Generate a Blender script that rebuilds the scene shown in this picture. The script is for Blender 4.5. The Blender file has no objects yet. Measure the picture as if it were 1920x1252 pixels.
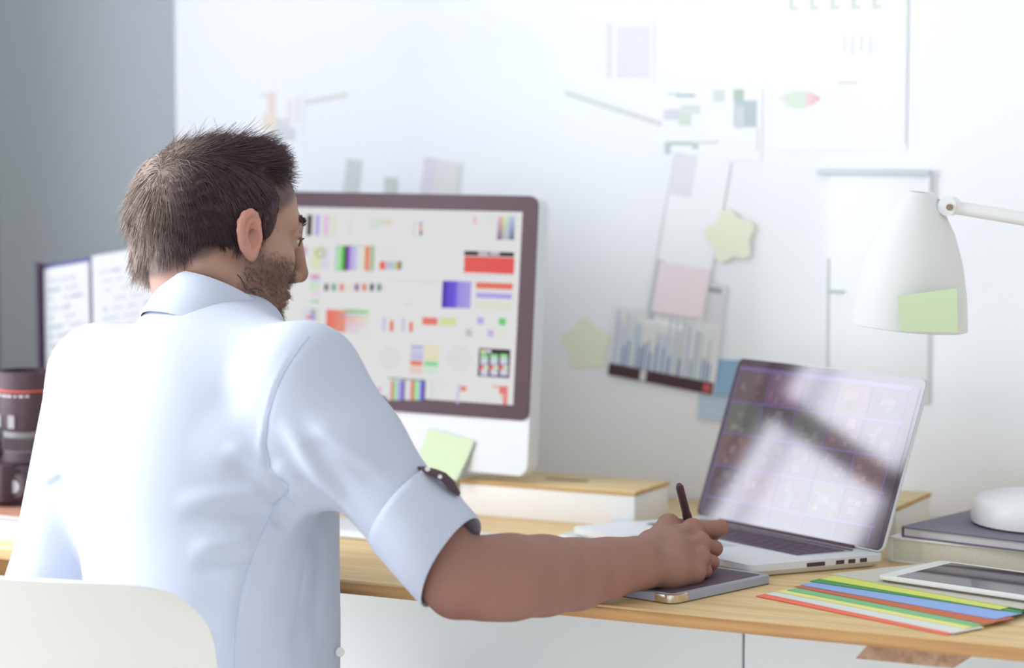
import bpy, bmesh, math, random
import numpy as np
from mathutils import Vector, Matrix, Quaternion
from mathutils.bvhtree import BVHTree

random.seed(7)
scene = bpy.context.scene
COL = scene.collection
R = math.radians

# ------------------------------------------------------------------ camera
cam_data = bpy.data.cameras.new('camera')
cam = bpy.data.objects.new('camera', cam_data)
COL.objects.link(cam)
cam.location = (1.32, -2.59, 1.30)
cam.rotation_euler = (R(90 - 4.94), 0, R(27.1))
cam_data.sensor_width = 36.0
cam_data.lens = 88.125
cam_data.clip_start = 0.05
cam_data.dof.use_dof = True
cam_data.dof.focus_distance = 2.98
cam_data.dof.aperture_fstop = 2.4
scene.camera = cam

# ------------------------------------------------------------------ light
world = bpy.data.worlds.new('world')
scene.world = world
world.use_nodes = True
wbg = world.node_tree.nodes['Background']
wbg.inputs['Color'].default_value = (0.96, 0.99, 1.0, 1)
wbg.inputs['Strength'].default_value = 1.02


def area_light(name, loc, target, sx, sy, energy, color=(1, 1, 1)):
    ld = bpy.data.lights.new(name, 'AREA')
    ld.shape = 'RECTANGLE'
    ld.size, ld.size_y, ld.energy, ld.color = sx, sy, energy, color
    o = bpy.data.objects.new(name, ld)
    COL.objects.link(o)
    o.location = loc
    o.rotation_euler = (Vector(target) - Vector(loc)).to_track_quat('-Z', 'Y').to_euler()
    return o


# daylight from the tall windows along the left side of the studio
area_light('window_daylight', (-1.34, -0.62, 1.25), (-0.30, -1.15, 0.92), 0.9, 1.7, 70, (0.97, 0.985, 1.0))

# added fill from behind the camera, lifts the cabinets and lower wall
area_light('front_fill', (0.9, -4.8, 1.1), (0.2, 0.5, 0.85), 3.0, 1.8, 42, (0.96, 0.98, 1.0))

scene.view_settings.view_transform = 'Standard'
scene.view_settings.look = 'None'
scene.view_settings.exposure = -0.38
scene.view_settings.gamma = 1.0
scene.view_settings.use_curve_mapping = False
scene.cycles.use_denoising = True
scene.cycles.max_bounces = 6


# ------------------------------------------------------------------ helpers
def lin(c):
    """sRGB 0..255 -> linear"""
    out = []
    for v in c:
        v = v / 255.0
        out.append(v / 12.92 if v <= 0.04045 else ((v + 0.055) / 1.055) ** 2.4)
    return tuple(out)


MATS = {}


def mat(name, rgb=(200, 200, 200), rough=0.6, metal=0.0, spec=0.3, noise=None, bump=None,
        sheen=0.0, sss=0.0, coat=0.0, vcol=None, ior=None):
    """principled material; noise=(scale, amount) varies the colour, bump=(scale, strength)"""
    if name in MATS:
        return MATS[name]
    m = bpy.data.materials.new(name)
    m.use_nodes = True
    nt = m.node_tree
    b = nt.nodes['Principled BSDF']
    col = lin(rgb) + (1,)
    b.inputs['Base Color'].default_value = col
    b.inputs['Roughness'].default_value = rough
    b.inputs['Metallic'].default_value = metal
    b.inputs['Specular IOR Level'].default_value = spec
    if ior:
        b.inputs['IOR'].default_value = ior
    b.inputs['Sheen Weight'].default_value = sheen
    b.inputs['Coat Weight'].default_value = coat
    b.inputs['Coat Roughness'].default_value = 0.03
    if sss:
        b.inputs['Subsurface Weight'].default_value = sss
        b.inputs['Subsurface Radius'].default_value = (0.012, 0.005, 0.003)
        b.inputs['Subsurface Scale'].default_value = 1.0
    tc = nt.nodes.new('ShaderNodeTexCoord')
    src = None
    if vcol:
        a = nt.nodes.new('ShaderNodeVertexColor')
        a.layer_name = vcol
        src = a.outputs['Color']
    if noise:
        n = nt.nodes.new('ShaderNodeTexNoise')
        n.inputs['Scale'].default_value = noise[0]
        n.inputs['Detail'].default_value = 4
        nt.links.new(tc.outputs['Object'], n.inputs['Vector'])
        mx = nt.nodes.new('ShaderNodeMixRGB')
        mx.blend_type = 'MULTIPLY'
        mx.inputs['Fac'].default_value = noise[1]
        if src:
            nt.links.new(src, mx.inputs['Color1'])
        else:
            mx.inputs['Color1'].default_value = col
        nt.links.new(n.outputs['Fac'], mx.inputs['Color2'])
        src = mx.outputs['Color']
    if src:
        nt.links.new(src, b.inputs['Base Color'])
    if bump:
        n2 = nt.nodes.new('ShaderNodeTexNoise')
        n2.inputs['Scale'].default_value = bump[0]
        n2.inputs['Detail'].default_value = 3
        nt.links.new(tc.outputs['Object'], n2.inputs['Vector'])
        bp = nt.nodes.new('ShaderNodeBump')
        bp.inputs['Strength'].default_value = bump[1]
        bp.inputs['Distance'].default_value = 0.002
        nt.links.new(n2.outputs['Fac'], bp.inputs['Height'])
        nt.links.new(bp.outputs['Normal'], b.inputs['Normal'])
    MATS[name] = m
    return m


def emit_mat(name, strength=1.0, rgb=None, vcol=None, gloss=True):
    m = bpy.data.materials.new(name)
    m.use_nodes = True
    nt = m.node_tree
    b = nt.nodes['Principled BSDF']
    b.inputs['Base Color'].default_value = (0, 0, 0, 1)
    b.inputs['Roughness'].default_value = 0.08
    b.inputs['Specular IOR Level'].default_value = 0.2 if gloss else 0.0
    b.inputs['Emission Strength'].default_value = strength
    if rgb:
        b.inputs['Emission Color'].default_value = lin(rgb) + (1,)
    if vcol:
        a = nt.nodes.new('ShaderNodeVertexColor')
        a.layer_name = vcol
        nt.links.new(a.outputs['Color'], b.inputs['Emission Color'])
    return m


def wood_mat(name, light, dark, axis='X', scale=1.0, rough=0.45):
    """grain stretched along one object axis"""
    m = bpy.data.materials.new(name)
    m.use_nodes = True
    nt = m.node_tree
    b = nt.nodes['Principled BSDF']
    b.inputs['Roughness'].default_value = rough
    b.inputs['Specular IOR Level'].default_value = 0.25
    tc = nt.nodes.new('ShaderNodeTexCoord')
    mp = nt.nodes.new('ShaderNodeMapping')
    s = [26 * scale] * 3
    s['XYZ'.index(axis)] = 1.6 * scale
    mp.inputs['Scale'].default_value = s
    nt.links.new(tc.outputs['Object'], mp.inputs['Vector'])
    n = nt.nodes.new('ShaderNodeTexNoise')
    n.inputs['Scale'].default_value = 2.2
    n.inputs['Detail'].default_value = 6
    n.inputs['Roughness'].default_value = 0.6
    n.inputs['Distortion'].default_value = 0.35
    nt.links.new(mp.outputs['Vector'], n.inputs['Vector'])
    r = nt.nodes.new('ShaderNodeValToRGB')
    r.color_ramp.elements[0].position = 0.36
    r.color_ramp.elements[0].color = lin(dark) + (1,)
    r.color_ramp.elements[1].position = 0.62
    r.color_ramp.elements[1].color = lin(light) + (1,)
    nt.links.new(n.outputs['Fac'], r.inputs['Fac'])
    nt.links.new(r.outputs['Color'], b.inputs['Base Color'])
    bp = nt.nodes.new('ShaderNodeBump')
    bp.inputs['Strength'].default_value = 0.12
    bp.inputs['Distance'].default_value = 0.001
    nt.links.new(n.outputs['Fac'], bp.inputs['Height'])
    nt.links.new(bp.outputs['Normal'], b.inputs['Normal'])
    return m


def tag(o, label=None, cat=None, group=None, kind=None):
    if label:
        o['label'] = label
    if cat:
        o['category'] = cat
    if group:
        o['group'] = group
    if kind:
        o['kind'] = kind
    return o


def empty(name, loc=(0, 0, 0), rz=0.0, parent=None):
    o = bpy.data.objects.new(name, None)
    o.empty_display_size = 0.05
    COL.objects.link(o)
    o.location = loc
    o.rotation_euler = (0, 0, rz)
    if parent:
        o.parent = parent
    return o


def smooth(me, ang=None):
    me.polygons.foreach_set('use_smooth', [True] * len(me.polygons))
    if ang is not None:
        me.set_sharp_from_angle(angle=R(ang))


class MB:
    """collects shapes for ONE mesh"""

    def __init__(self):
        self.v, self.f = [], []

    def add(self, vs, fs):
        o = len(self.v)
        self.v += [tuple(p) for p in vs]
        self.f += [tuple(i + o for i in f) for f in fs]
        return self

    def box(self, x0, x1, y0, y1, z0, z1, M=None):
        vs = [Vector(p) for p in ((x0, y0, z0), (x1, y0, z0), (x1, y1, z0), (x0, y1, z0),
                                  (x0, y0, z1), (x1, y0, z1), (x1, y1, z1), (x0, y1, z1))]
        if M is not None:
            vs = [M @ p for p in vs]
        return self.add(vs, [(0, 3, 2, 1), (4, 5, 6, 7), (0, 1, 5, 4), (1, 2, 6, 5), (2, 3, 7, 6), (3, 0, 4, 7)])

    def prism(self, pts, z0, z1, M=None):
        """extrude a CCW 2-D outline from z0 to z1"""
        n = len(pts)
        vs = [Vector((x, y, z0)) for x, y in pts] + [Vector((x, y, z1)) for x, y in pts]
        if M is not None:
            vs = [M @ p for p in vs]
        fs = [tuple(range(n - 1, -1, -1)), tuple(range(n, 2 * n))]
        fs += [(i, (i + 1) % n, n + (i + 1) % n, n + i) for i in range(n)]
        return self.add(vs, fs)

    def rings(self, rings, closed=True, cap0=True, cap1=True):
        """loft of equally long vertex rings"""
        n = len(rings[0])
        vs = [p for r in rings for p in r]
        fs = []
        for i in range(len(rings) - 1):
            for j in range(n if closed else n - 1):
                k = (j + 1) % n
                fs.append((i * n + j, i * n + k, (i + 1) * n + k, (i + 1) * n + j))
        if cap0:
            fs.append(tuple(range(n - 1, -1, -1)))
        if cap1:
            b = (len(rings) - 1) * n
            fs.append(tuple(b + j for j in range(n)))
        return self.add(vs, fs)

    def lathe(self, prof, n=32, M=None, cap0=True, cap1=True):
        """prof: (radius, z) from bottom to top, around local Z"""
        rr = []
        for r, z in prof:
            ring = [Vector((r * math.cos(2 * math.pi * j / n), r * math.sin(2 * math.pi * j / n), z)) for j in range(n)]
            rr.append([M @ p for p in ring] if M is not None else ring)
        return self.rings(rr, True, cap0, cap1)

    def tube(self, pts, rad, n=10, cap=True):
        pts = [Vector(p) for p in pts]
        rads = rad if isinstance(rad, (list, tuple)) else [rad] * len(pts)
        rr = []
        up = None
        for i, p in enumerate(pts):
            t = (pts[min(i + 1, len(pts) - 1)] - pts[max(i - 1, 0)]).normalized()
            if up is None:
                up = Vector((0, 0, 1)) if abs(t.z) < 0.9 else Vector((1, 0, 0))
            u = (up - t * up.dot(t)).normalized()
            up = u
            w = t.cross(u)
            rr.append([p + (u * math.cos(2 * math.pi * j / n) + w * math.sin(2 * math.pi * j / n)) * rads[i] for j in range(n)])
        return self.rings(rr, True, cap, cap)

    def build(self, name, m=None, parent=None, bevel=0.0, seg=2, sm=None, loc=None, rz=None):
        me = bpy.data.meshes.new(name)
        me.from_pydata([tuple(p) for p in self.v], [], self.f)
        if bevel:
            bm = bmesh.new()
            bm.from_mesh(me)
            es = [e for e in bm.edges if len(e.link_faces) == 2 and e.calc_face_angle(0) > 0.5]
            bmesh.ops.bevel(bm, geom=es, offset=bevel, segments=seg, affect='EDGES', profile=0.5)
            bm.to_mesh(me)
            bm.free()
            if sm is None:
                sm = 35
        me.validate()
        me.update()
        if sm is not None:
            smooth(me, sm)
        if m:
            me.materials.append(m)
        o = bpy.data.objects.new(name, me)
        COL.objects.link(o)
        if parent:
            o.parent = parent
        if loc is not None:
            o.location = loc
        if rz is not None:
            o.rotation_euler = (0, 0, rz)
        return o


def rounded_rect(x0, x1, y0, y1, r, n=6):
    pts = []
    for cx, cy, a0 in ((x1 - r, y0 + r, -90), (x1 - r, y1 - r, 0), (x0 + r, y1 - r, 90), (x0 + r, y0 + r, 180)):
        for i in range(n + 1):
            a = R(a0 + 90 * i / n)
            pts.append((cx + r * math.cos(a), cy + r * math.sin(a)))
    return pts


def quads_mesh(name, quads, m, parent=None, attr='paint'):
    """flat print / display: quads = [(4 points, 4 colours or 1 colour)] with a colour attribute (sRGB 0..255)"""
    vs, fs, cols = [], [], []
    for pts, c in quads:
        o = len(vs)
        vs += [tuple(p) for p in pts]
        fs.append(tuple(range(o, o + len(pts))))
        if not isinstance(c[0], (tuple, list)):
            c = [c] * len(pts)
        cols += [lin(q) + (1.0,) for q in c]
    me = bpy.data.meshes.new(name)
    me.from_pydata(vs, [], fs)
    a = me.color_attributes.new(attr, 'FLOAT_COLOR', 'POINT')
    a.data.foreach_set('color', np.array(cols, dtype=np.float32).ravel())
    me.materials.append(m)
    o = bpy.data.objects.new(name, me)
    COL.objects.link(o)
    if parent:
        o.parent = parent
    return o


def paper_mat():
    if 'print' not in MATS:
        MATS['print'] = mat('print', (230, 230, 230), 0.85, spec=0.1, vcol='paint')
    return MATS['print']


def frame(origin, xdir, ydir):
    """matrix with given x and (approx.) y directions"""
    x = Vector(xdir).normalized()
    z = x.cross(Vector(ydir)).normalized()
    y = z.cross(x)
    M = Matrix((x, y, z)).transposed().to_4x4()
    M.translation = Vector(origin)
    return M
J = {
    'head_o': (-0.3871, -0.0316, 1.1703),
    'nape': (-0.3911, -0.0729, 1.1074),
    'neck0': (-0.3938, -0.0400, 1.1185),
    'neck1': (-0.3765, -0.0578, 1.0487),
    'rsh': (-0.1745, -0.1768, 1.0105),
    'lsh': (-0.5665, -0.0359, 0.9794),
    'relb': (0.0196, -0.1783, 0.7908),
    'rwri': (0.1336, 0.0448, 0.7824),
    'fore1': (0.0561, -0.1268, 0.7878),
    'fore2': (0.0947, -0.0349, 0.7796),
    'lelb': (-0.5598, -0.1513, 0.7115),
    'lwri': (-0.6557, 0.2509, 0.7194),
    'waist': (-0.3118, -0.1626, 0.7893),
    'chest': (-0.3402, -0.1232, 0.9344),
    'hip': (-0.3057, -0.1745, 0.6336),
    'cuff0': (-0.0462, -0.1847, 0.8668),
    'cuff1': (0.0071, -0.1824, 0.8143),
    'mi': (0.1452, 0.1852, 0.8028),
    'mm': (0.1630, 0.1665, 0.7894),
    'mr': (0.1721, 0.1434, 0.7763),
    'ml': (0.1756, 0.1175, 0.7640),
    'pi': (0.1637, 0.2301, 0.7996),
    'pm': (0.1672, 0.2034, 0.7782),
    'pr': (0.1755, 0.1734, 0.7666),
    'pl': (0.1776, 0.1487, 0.7604),
    'di': (0.1395, 0.2530, 0.7804),
    'dm': (0.1413, 0.2285, 0.7643),
    'dr': (0.1500, 0.1995, 0.7610),
    'dl': (0.1568, 0.1670, 0.7583),
    'ti': (0.1237, 0.2567, 0.7652),
    'tm': (0.1275, 0.2344, 0.7610),
    'tr': (0.1373, 0.2012, 0.7630),
    'tl': (0.1453, 0.1677, 0.7585),
    'tc': (0.1247, 0.1076, 0.7935),
    'tmcp': (0.1127, 0.1887, 0.8051),
    'tip_': (0.1106, 0.2500, 0.7920),
    'tt': (0.1150, 0.2689, 0.7727),
    'hyp': (0.1598, 0.0874, 0.7689),
    'thenar': (0.1247, 0.1469, 0.7888),
    'pentop': (0.1218, 0.1981, 0.8543),
    'penmid': (0.1198, 0.2298, 0.8089),
    'chairR': (-0.1702, -0.3942, 0.7955),
}
# ================================================================== SETTING
WHITE = mat('wall_white', (243, 247, 252), 0.9, spec=0.1, noise=None)
GREY = mat('wall_grey', (190, 200, 207), 0.95, spec=0.05, noise=(420, 0.10), bump=(600, 0.15))
LEFTWALL = mat('wall_left_paint', (130, 132, 140), 0.9, spec=0.1)
FLOOR = wood_mat('floor_boards', (240, 238, 235), (230, 226, 222), 'Y', 0.6, 0.6)

o = MB().box(-1.50, 2.8, -4.0, 0.90, -0.05, 0.0).build('floor', FLOOR)
tag(o, kind='structure')
# grey far wall, with the white wall panelling standing 4 cm proud of it from the corner rightwards
o = MB().box(-1.50, -1.021, 0.83, 0.90, 0, 2.7).build('wall_back', GREY)
tag(o, kind='structure')
o = MB().box(-1.021, 2.8, 0.79, 0.90, 0, 2.7).build('wall_right', WHITE)
tag(o, kind='structure')

# left wall with the tall windows (it is what the laptop screen mirrors)
XL = -1.42
wins = [(-0.062, 0.240), (-0.58, -0.278), (-1.10, -0.80)]  # the first shows in the laptop; the others are added for their light
z0w, z1w = 0.22, 2.35
mb = MB().box(XL - .08, XL, -4.0, 0.83, 0, z0w).box(XL - .08, XL, -4.0, 0.83, z1w, 2.7)
edges = [0.83] + [v for a, b in wins for v in (b, a)] + [-4.0]
for i in range(0, len(edges), 2):
    mb.box(XL - .08, XL, edges[i + 1], edges[i], z0w, z1w)
tag(mb.build('wall_left', LEFTWALL), kind='structure')
FRAME = mat('window_frame_paint', (112, 108, 118), 0.6)
GLOW = emit_mat('bright_blind', 10.0, (226, 230, 240), gloss=False)
DIM = emit_mat('dim_blind', 6.5, (214, 216, 236), gloss=False)
for i, (ya, yb) in enumerate(wins):
    w = empty('window_%d' % (i + 1), (XL, (ya + yb) / 2, z0w))
    tag(w, kind='structure')
    h = (yb - ya) / 2
    f = MB()
    f.box(-.037, -.012, -h, -h + .008, 0, z1w - z0w).box(-.037, -.012, h - .006, h, 0, z1w - z0w)
    f.box(-.037, -.012, -h, h, 0, .02).box(-.037, -.012, -h, h, z1w - z0w - .02, z1w - z0w)
    f.box(-.037, -.012, -h, h, 1.244, 1.296)
    f.build('window_frame', FRAME, w)
    # each blind is a row of lit fabric slats
    for zz, ze in ((.02, 1.244), (1.296, z1w - z0w - .02)):
        for y0, y1, gm in ((-h + .008, h - .077, GLOW), (h - .077, h - .045, DIM), (h - .045, h - .006, GLOW)):
            b = MB()
            n = int((ze - zz) / .03)
            st = (ze - zz) / n
            for k in range(n):
                b.box(-.042, -.040, y0, y1, zz + k * st + .001, zz + (k + 1) * st - .001)
            tag(b.build('window_blind', gm, w), kind='stuff')
# ================================================================== DESK
DT = 0.74
WOOD = wood_mat('desk_pine', (226, 200, 152), (208, 176, 124), 'X', 1.0, 0.5)
WOODE = wood_mat('desk_pine_edge', (208, 164, 112), (178, 132, 88), 'X', 1.3, 0.5)
desk = empty('desk', (0, 0, 0))
tag(desk, 'long light pine desk top running under the computers and papers', 'desk')
MB().box(-1.40, 1.6, 0.0, 0.785, DT - .018, DT).build('tabletop', WOOD, desk, bevel=.0025)
MB().box(-1.40, 1.6, -0.0015, 0.004, DT - .0175, DT - .0035).build('front_edge', WOODE, desk, bevel=.001)
# bevelled beam under the top near the right
bm_ = MB()
M = frame((0.481, 0, 0), (1, 0, 0), (0, 0, 1))
bm_.prism([(-0.066, .7045), (0.045, .7045), (0.066, .7215), (-0.052, .7215)], -0.74, -0.012, M)
bm_.build('crossbeam', wood_mat('beam_end', (192, 160, 134), (160, 122, 98), 'Y', 1.2, 0.6), desk)
for x in (-1.30, 1.3):
    MB().box(x - .03, x + .03, .06, .12, 0, DT - .018).build('leg', WOODE, desk, bevel=.003)
    MB().box(x - .03, x + .03, .66, .72, 0, DT - .018).build('leg', WOODE, desk, bevel=.003)

# white cabinets under the desk, set back from the edge
CAB = mat('cabinet_white', (236, 246, 252), 0.55, spec=0.25)
cabs = [(-0.62, 0.142, 'white cabinet under the desk behind the seated man\'s forearm'),
        (0.1435, 0.83, 'white cabinet under the desk behind the wooden beam')]
for x0, x1, lab in cabs:
    c = empty('cabinet', ((x0 + x1) / 2, .36, 0))
    tag(c, lab, 'cabinet', 'white cabinets under the desk')
    h = (x1 - x0) / 2
    MB().box(-h, h, .02, .30, .06, .70).build('body', CAB, c)
    MB().box(-h + .001, h - .001, 0, .018, .08, .699).build('door', CAB, c, bevel=.0015)
    MB().box(-h + .03, h - .03, .05, .28, 0, .06).build('plinth', CAB, c)
SCREEN_ART = [   # mm from the lower right corner of the glass: x0, y0, x1, y1, fill
    (-391.3, 247.2, -382.3, 277.6, ('s', (70, 55, 52))),
    (-376.6, 247.5, -368.4, 277.9, ('s', (185, 178, 235))),
    (-361.9, 247.0, -351.9, 277.6, ('s', (232, 200, 232))),
    (-348.1, 247.4, -338.5, 277.0, ('s', (226, 230, 214))),
    (-314.0, 248.0, -311.0, 277.7, ('s', (228, 222, 230))),
    (-282.2, 259.6, -261.8, 273.9, ('h', (226, 224, 236), (212, 230, 214))),
    (-262.7, 265.9, -242.7, 274.9, ('h', (214, 230, 212), (242, 212, 200))),
    (-204.3, 249.3, -201.0, 272.0, ('s', (220, 218, 222))),
    (-193.9, 266.5, -190.1, 272.2, ('s', (160, 160, 200))),
    (-193.6, 258.9, -189.7, 266.4, ('s', (240, 150, 145))),
    (-193.2, 252.5, -189.3, 258.8, ('s', (110, 90, 110))),
    (-192.1, 249.5, -189.9, 252.4, ('s', (190, 220, 205))),
    (-103.6, 270.2, -99.6, 282.0, ('s', (240, 195, 200))),
    (-77.8, 273.9, -76.1, 281.0, ('s', (226, 214, 218))),
    (-64.4, 249.3, -58.8, 282.2, ('v', (236, 206, 232), (150, 150, 185))),
    (-60.6, 249.4, -55.0, 282.3, ('v', (250, 190, 160), (110, 100, 130))),
    (-56.7, 249.5, -51.1, 282.3, ('v', (240, 225, 180), (170, 175, 190))),
    (-52.9, 249.6, -47.3, 282.4, ('v', (215, 235, 190), (185, 190, 200))),
    (-49.0, 249.7, -43.5, 282.5, ('v', (205, 232, 210), (190, 195, 208))),
    (-45.2, 249.8, -39.6, 282.6, ('v', (205, 205, 238), (140, 150, 180))),
    (-41.4, 249.9, -35.8, 282.6, ('v', (200, 205, 235), (100, 110, 140))),
    (-400.6, 217.0, -388.8, 230.8, ('v', (245, 160, 180), (200, 185, 235))),
    (-381.4, 215.3, -365.2, 231.3, ('s', (226, 230, 205))),
    (-366.1, 199.3, -348.6, 231.7, ('s', (222, 220, 238))),
    (-380.6, 198.8, -364.3, 214.8, ('s', (226, 230, 195))),
    (-370.3, 226.8, -360.7, 229.5, ('s', (178, 192, 105))),
    (-373.9, 217.5, -369.7, 227.0, ('s', (178, 192, 105))),
    (-360.7, 217.9, -356.9, 227.4, ('s', (178, 192, 105))),
    (-369.7, 214.8, -360.0, 217.5, ('s', (178, 192, 105))),
    (-337.7, 197.8, -331.4, 233.4, ('h', (170, 205, 205), (181, 216, 200))),
    (-333.3, 197.9, -327.1, 233.5, ('h', (205, 240, 190), (176, 235, 165))),
    (-329.0, 198.1, -319.9, 233.6, ('h', (120, 225, 115), (104, 170, 98))),
    (-321.8, 198.3, -314.1, 233.8, ('h', (74, 60, 66), (104, 78, 115))),
    (-316.0, 198.5, -308.3, 233.9, ('h', (165, 115, 215), (175, 138, 223))),
    (-310.2, 198.8, -297.9, 234.1, ('h', (196, 186, 240), (206, 200, 238))),
    (-299.8, 199.2, -287.2, 234.4, ('h', (226, 228, 234), (226, 230, 224))),
    (-289.1, 199.3, -283.2, 234.7, ('h', (228, 236, 205), (235, 195, 165))),
    (-285.1, 199.5, -277.5, 234.8, ('h', (250, 115, 85), (250, 140, 117))),
    (-279.4, 199.6, -273.6, 234.9, ('h', (250, 190, 182), (223, 191, 174))),
    (-275.5, 199.7, -269.3, 235.0, ('h', (170, 195, 160), (170, 195, 160))),
    (-337.7, 234.5, -271.2, 234.0, ('s', (120, 170, 120))),
    (-335.8, 197.1, -314.0, 197.6, ('s', (90, 160, 100))),
    (-283.5, 198.0, -269.2, 198.7, ('s', (150, 120, 100))),
    (-253.2, 230.3, -232.0, 231.2, ('s', (218, 218, 220))),
    (-260.0, 224.6, -226.4, 225.1, ('s', (222, 222, 222))),
    (-259.4, 201.5, -249.9, 213.3, ('s', (250, 112, 90))),
    (-249.1, 201.7, -242.8, 213.6, ('s', (205, 195, 222))),
    (-243.4, 202.0, -235.0, 213.8, ('s', (196, 196, 230))),
    (-235.7, 202.2, -228.7, 214.0, ('s', (180, 220, 180))),
    (-229.3, 202.3, -225.2, 214.2, ('s', (235, 130, 100))),
    (-225.8, 202.4, -221.7, 214.3, ('s', (110, 140, 105))),
    (-116.6, 226.0, -34.7, 232.3, ('s', (74, 58, 64))),
    (-93.5, 226.5, -76.6, 231.8, ('s', (200, 190, 204))),
    (-74.6, 227.0, -58.2, 232.3, ('s', (200, 190, 204))),
    (-116.2, 202.0, -33.5, 224.8, ('h', (250, 104, 96), (236, 98, 98))),
    (-113.5, 197.3, -107.3, 199.4, ('s', (214, 206, 216))),
    (-104.3, 197.6, -98.1, 199.7, ('s', (214, 206, 216))),
    (-95.2, 197.9, -89.0, 200.0, ('s', (214, 206, 216))),
    (-86.1, 198.2, -79.9, 200.3, ('s', (214, 206, 216))),
    (-77.0, 198.5, -70.8, 200.6, ('s', (214, 206, 216))),
    (-67.9, 198.8, -61.7, 200.9, ('s', (214, 206, 216))),
    (-58.8, 199.1, -52.7, 201.2, ('s', (214, 206, 216))),
    (-49.8, 199.4, -43.7, 201.5, ('s', (214, 206, 216))),
    (-40.8, 199.7, -34.7, 201.8, ('s', (214, 206, 216))),
    (-380.7, 186.6, -364.3, 190.2, ('s', (246, 130, 150))),
    (-380.5, 182.4, -364.1, 186.0, ('s', (200, 186, 236))),
    (-380.2, 168.6, -363.4, 181.8, ('v', (214, 226, 222), (208, 236, 192))),
    (-377.2, 158.5, -362.8, 166.9, ('s', (236, 218, 232))),
    (-383.1, 149.4, -364.2, 153.5, ('h', (220, 230, 226), (120, 205, 168))),
    (-354.7, 167.4, -348.0, 177.9, ('s', (78, 78, 88))),
    (-348.5, 168.2, -343.3, 177.5, ('s', (222, 220, 228))),
    (-341.3, 167.9, -334.5, 178.4, ('s', (88, 165, 125))),
    (-335.1, 168.6, -329.9, 178.0, ('s', (222, 220, 228))),
    (-327.5, 168.4, -320.8, 178.8, ('s', (250, 125, 105))),
    (-321.3, 169.1, -316.1, 178.5, ('s', (222, 220, 228))),
    (-314.1, 168.8, -307.4, 179.3, ('s', (235, 235, 204))),
    (-308.0, 169.6, -302.8, 178.9, ('s', (222, 220, 228))),
    (-300.8, 169.3, -294.2, 179.8, ('s', (145, 85, 140))),
    (-294.7, 170.1, -289.5, 179.4, ('s', (222, 220, 228))),
    (-287.6, 169.8, -280.9, 180.2, ('s', (246, 110, 75))),
    (-281.5, 170.5, -276.3, 179.8, ('s', (222, 220, 228))),
    (-274.4, 170.2, -267.7, 180.7, ('s', (60, 60, 62))),
    (-268.3, 171.0, -263.1, 180.3, ('s', (222, 220, 228))),
    (-261.6, 170.7, -255.0, 181.1, ('s', (95, 140, 100))),
    (-255.5, 171.5, -250.4, 180.7, ('s', (222, 220, 228))),
    (-245.5, 187.8, -158.2, 185.8, ('s', (226, 222, 222))),
    (-225.8, 185.6, -216.6, 187.6, ('s', (244, 214, 208))),
    (-180.3, 186.3, -167.8, 188.0, ('s', (244, 214, 210))),
    (-213.5, 151.6, -200.7, 154.0, ('s', (242, 216, 212))),
    (-150.6, 150.7, -140.7, 189.0, ('h', (84, 70, 170), (96, 80, 196))),
    (-142.7, 150.9, -128.0, 189.2, ('h', (108, 90, 214), (112, 96, 222))),
    (-130.1, 150.9, -121.9, 189.4, ('h', (112, 96, 222), (160, 150, 238))),
    (-123.9, 151.4, -102.1, 189.3, ('h', (160, 150, 238), (178, 168, 240))),
    (-94.6, 180.3, -34.3, 188.8, ('s', (255, 124, 104))),
    (-94.0, 176.3, -34.8, 178.2, ('s', (230, 214, 232))),
    (-93.8, 167.1, -35.0, 174.2, ('s', (180, 172, 234))),
    (-93.8, 152.3, -35.5, 161.5, ('s', (228, 230, 212))),
    (-391.3, 125.1, -373.9, 140.6, ('s', (222, 224, 230))),
    (-374.7, 125.3, -368.4, 140.0, ('s', (170, 180, 200))),
    (-369.2, 122.0, -360.9, 140.9, ('s', (212, 226, 212))),
    (-385.2, 125.0, -375.0, 130.0, ('s', (248, 120, 140))),
    (-376.7, 123.8, -368.3, 130.4, ('s', (170, 160, 240))),
    (-376.5, 130.5, -372.3, 139.4, ('s', (150, 160, 180))),
    (-349.1, 108.2, -314.6, 140.5, ('h', (255, 122, 108), (255, 160, 140))),
    (-316.5, 137.5, -274.9, 141.7, ('h', (150, 180, 80), (130, 220, 130))),
    (-321.5, 131.6, -274.6, 135.6, ('h', (190, 160, 200), (218, 226, 226))),
    (-315.8, 125.7, -274.3, 129.9, ('h', (255, 160, 140), (244, 226, 200))),
    (-315.5, 118.9, -273.9, 123.9, ('h', (246, 176, 190), (226, 224, 234))),
    (-315.1, 113.9, -273.6, 117.1, ('h', (210, 190, 220), (228, 230, 230))),
    (-314.9, 108.7, -284.1, 112.1, ('h', (250, 190, 190), (230, 230, 230))),
    (-298.3, 106.2, -273.2, 106.8, ('s', (206, 220, 222))),
    (-297.5, 90.2, -273.1, 90.3, ('s', (218, 224, 222))),
    (-297.2, 85.2, -272.8, 85.2, ('s', (218, 224, 222))),
    (-296.7, 76.9, -272.4, 76.9, ('s', (218, 224, 222))),
    (-296.3, 69.0, -271.9, 68.9, ('s', (218, 224, 222))),
    (-296.0, 63.7, -271.7, 63.6, ('s', (218, 224, 222))),
    (-249.4, 113.3, -244.8, 133.2, ('s', (196, 196, 232))),
    (-236.8, 113.4, -231.0, 129.0, ('s', (240, 105, 85))),
    (-216.2, 114.2, -211.0, 133.1, ('s', (200, 202, 230))),
    (-203.3, 113.9, -198.0, 128.6, ('s', (242, 105, 88))),
    (-181.8, 125.4, -156.2, 136.0, ('s', (255, 130, 116))),
    (-152.0, 125.8, -125.3, 136.6, ('s', (213, 228, 165))),
    (-90.0, 130.1, -79.0, 139.7, ('s', (190, 180, 235))),
    (-54.3, 130.2, -43.0, 140.1, ('s', (122, 210, 130))),
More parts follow.
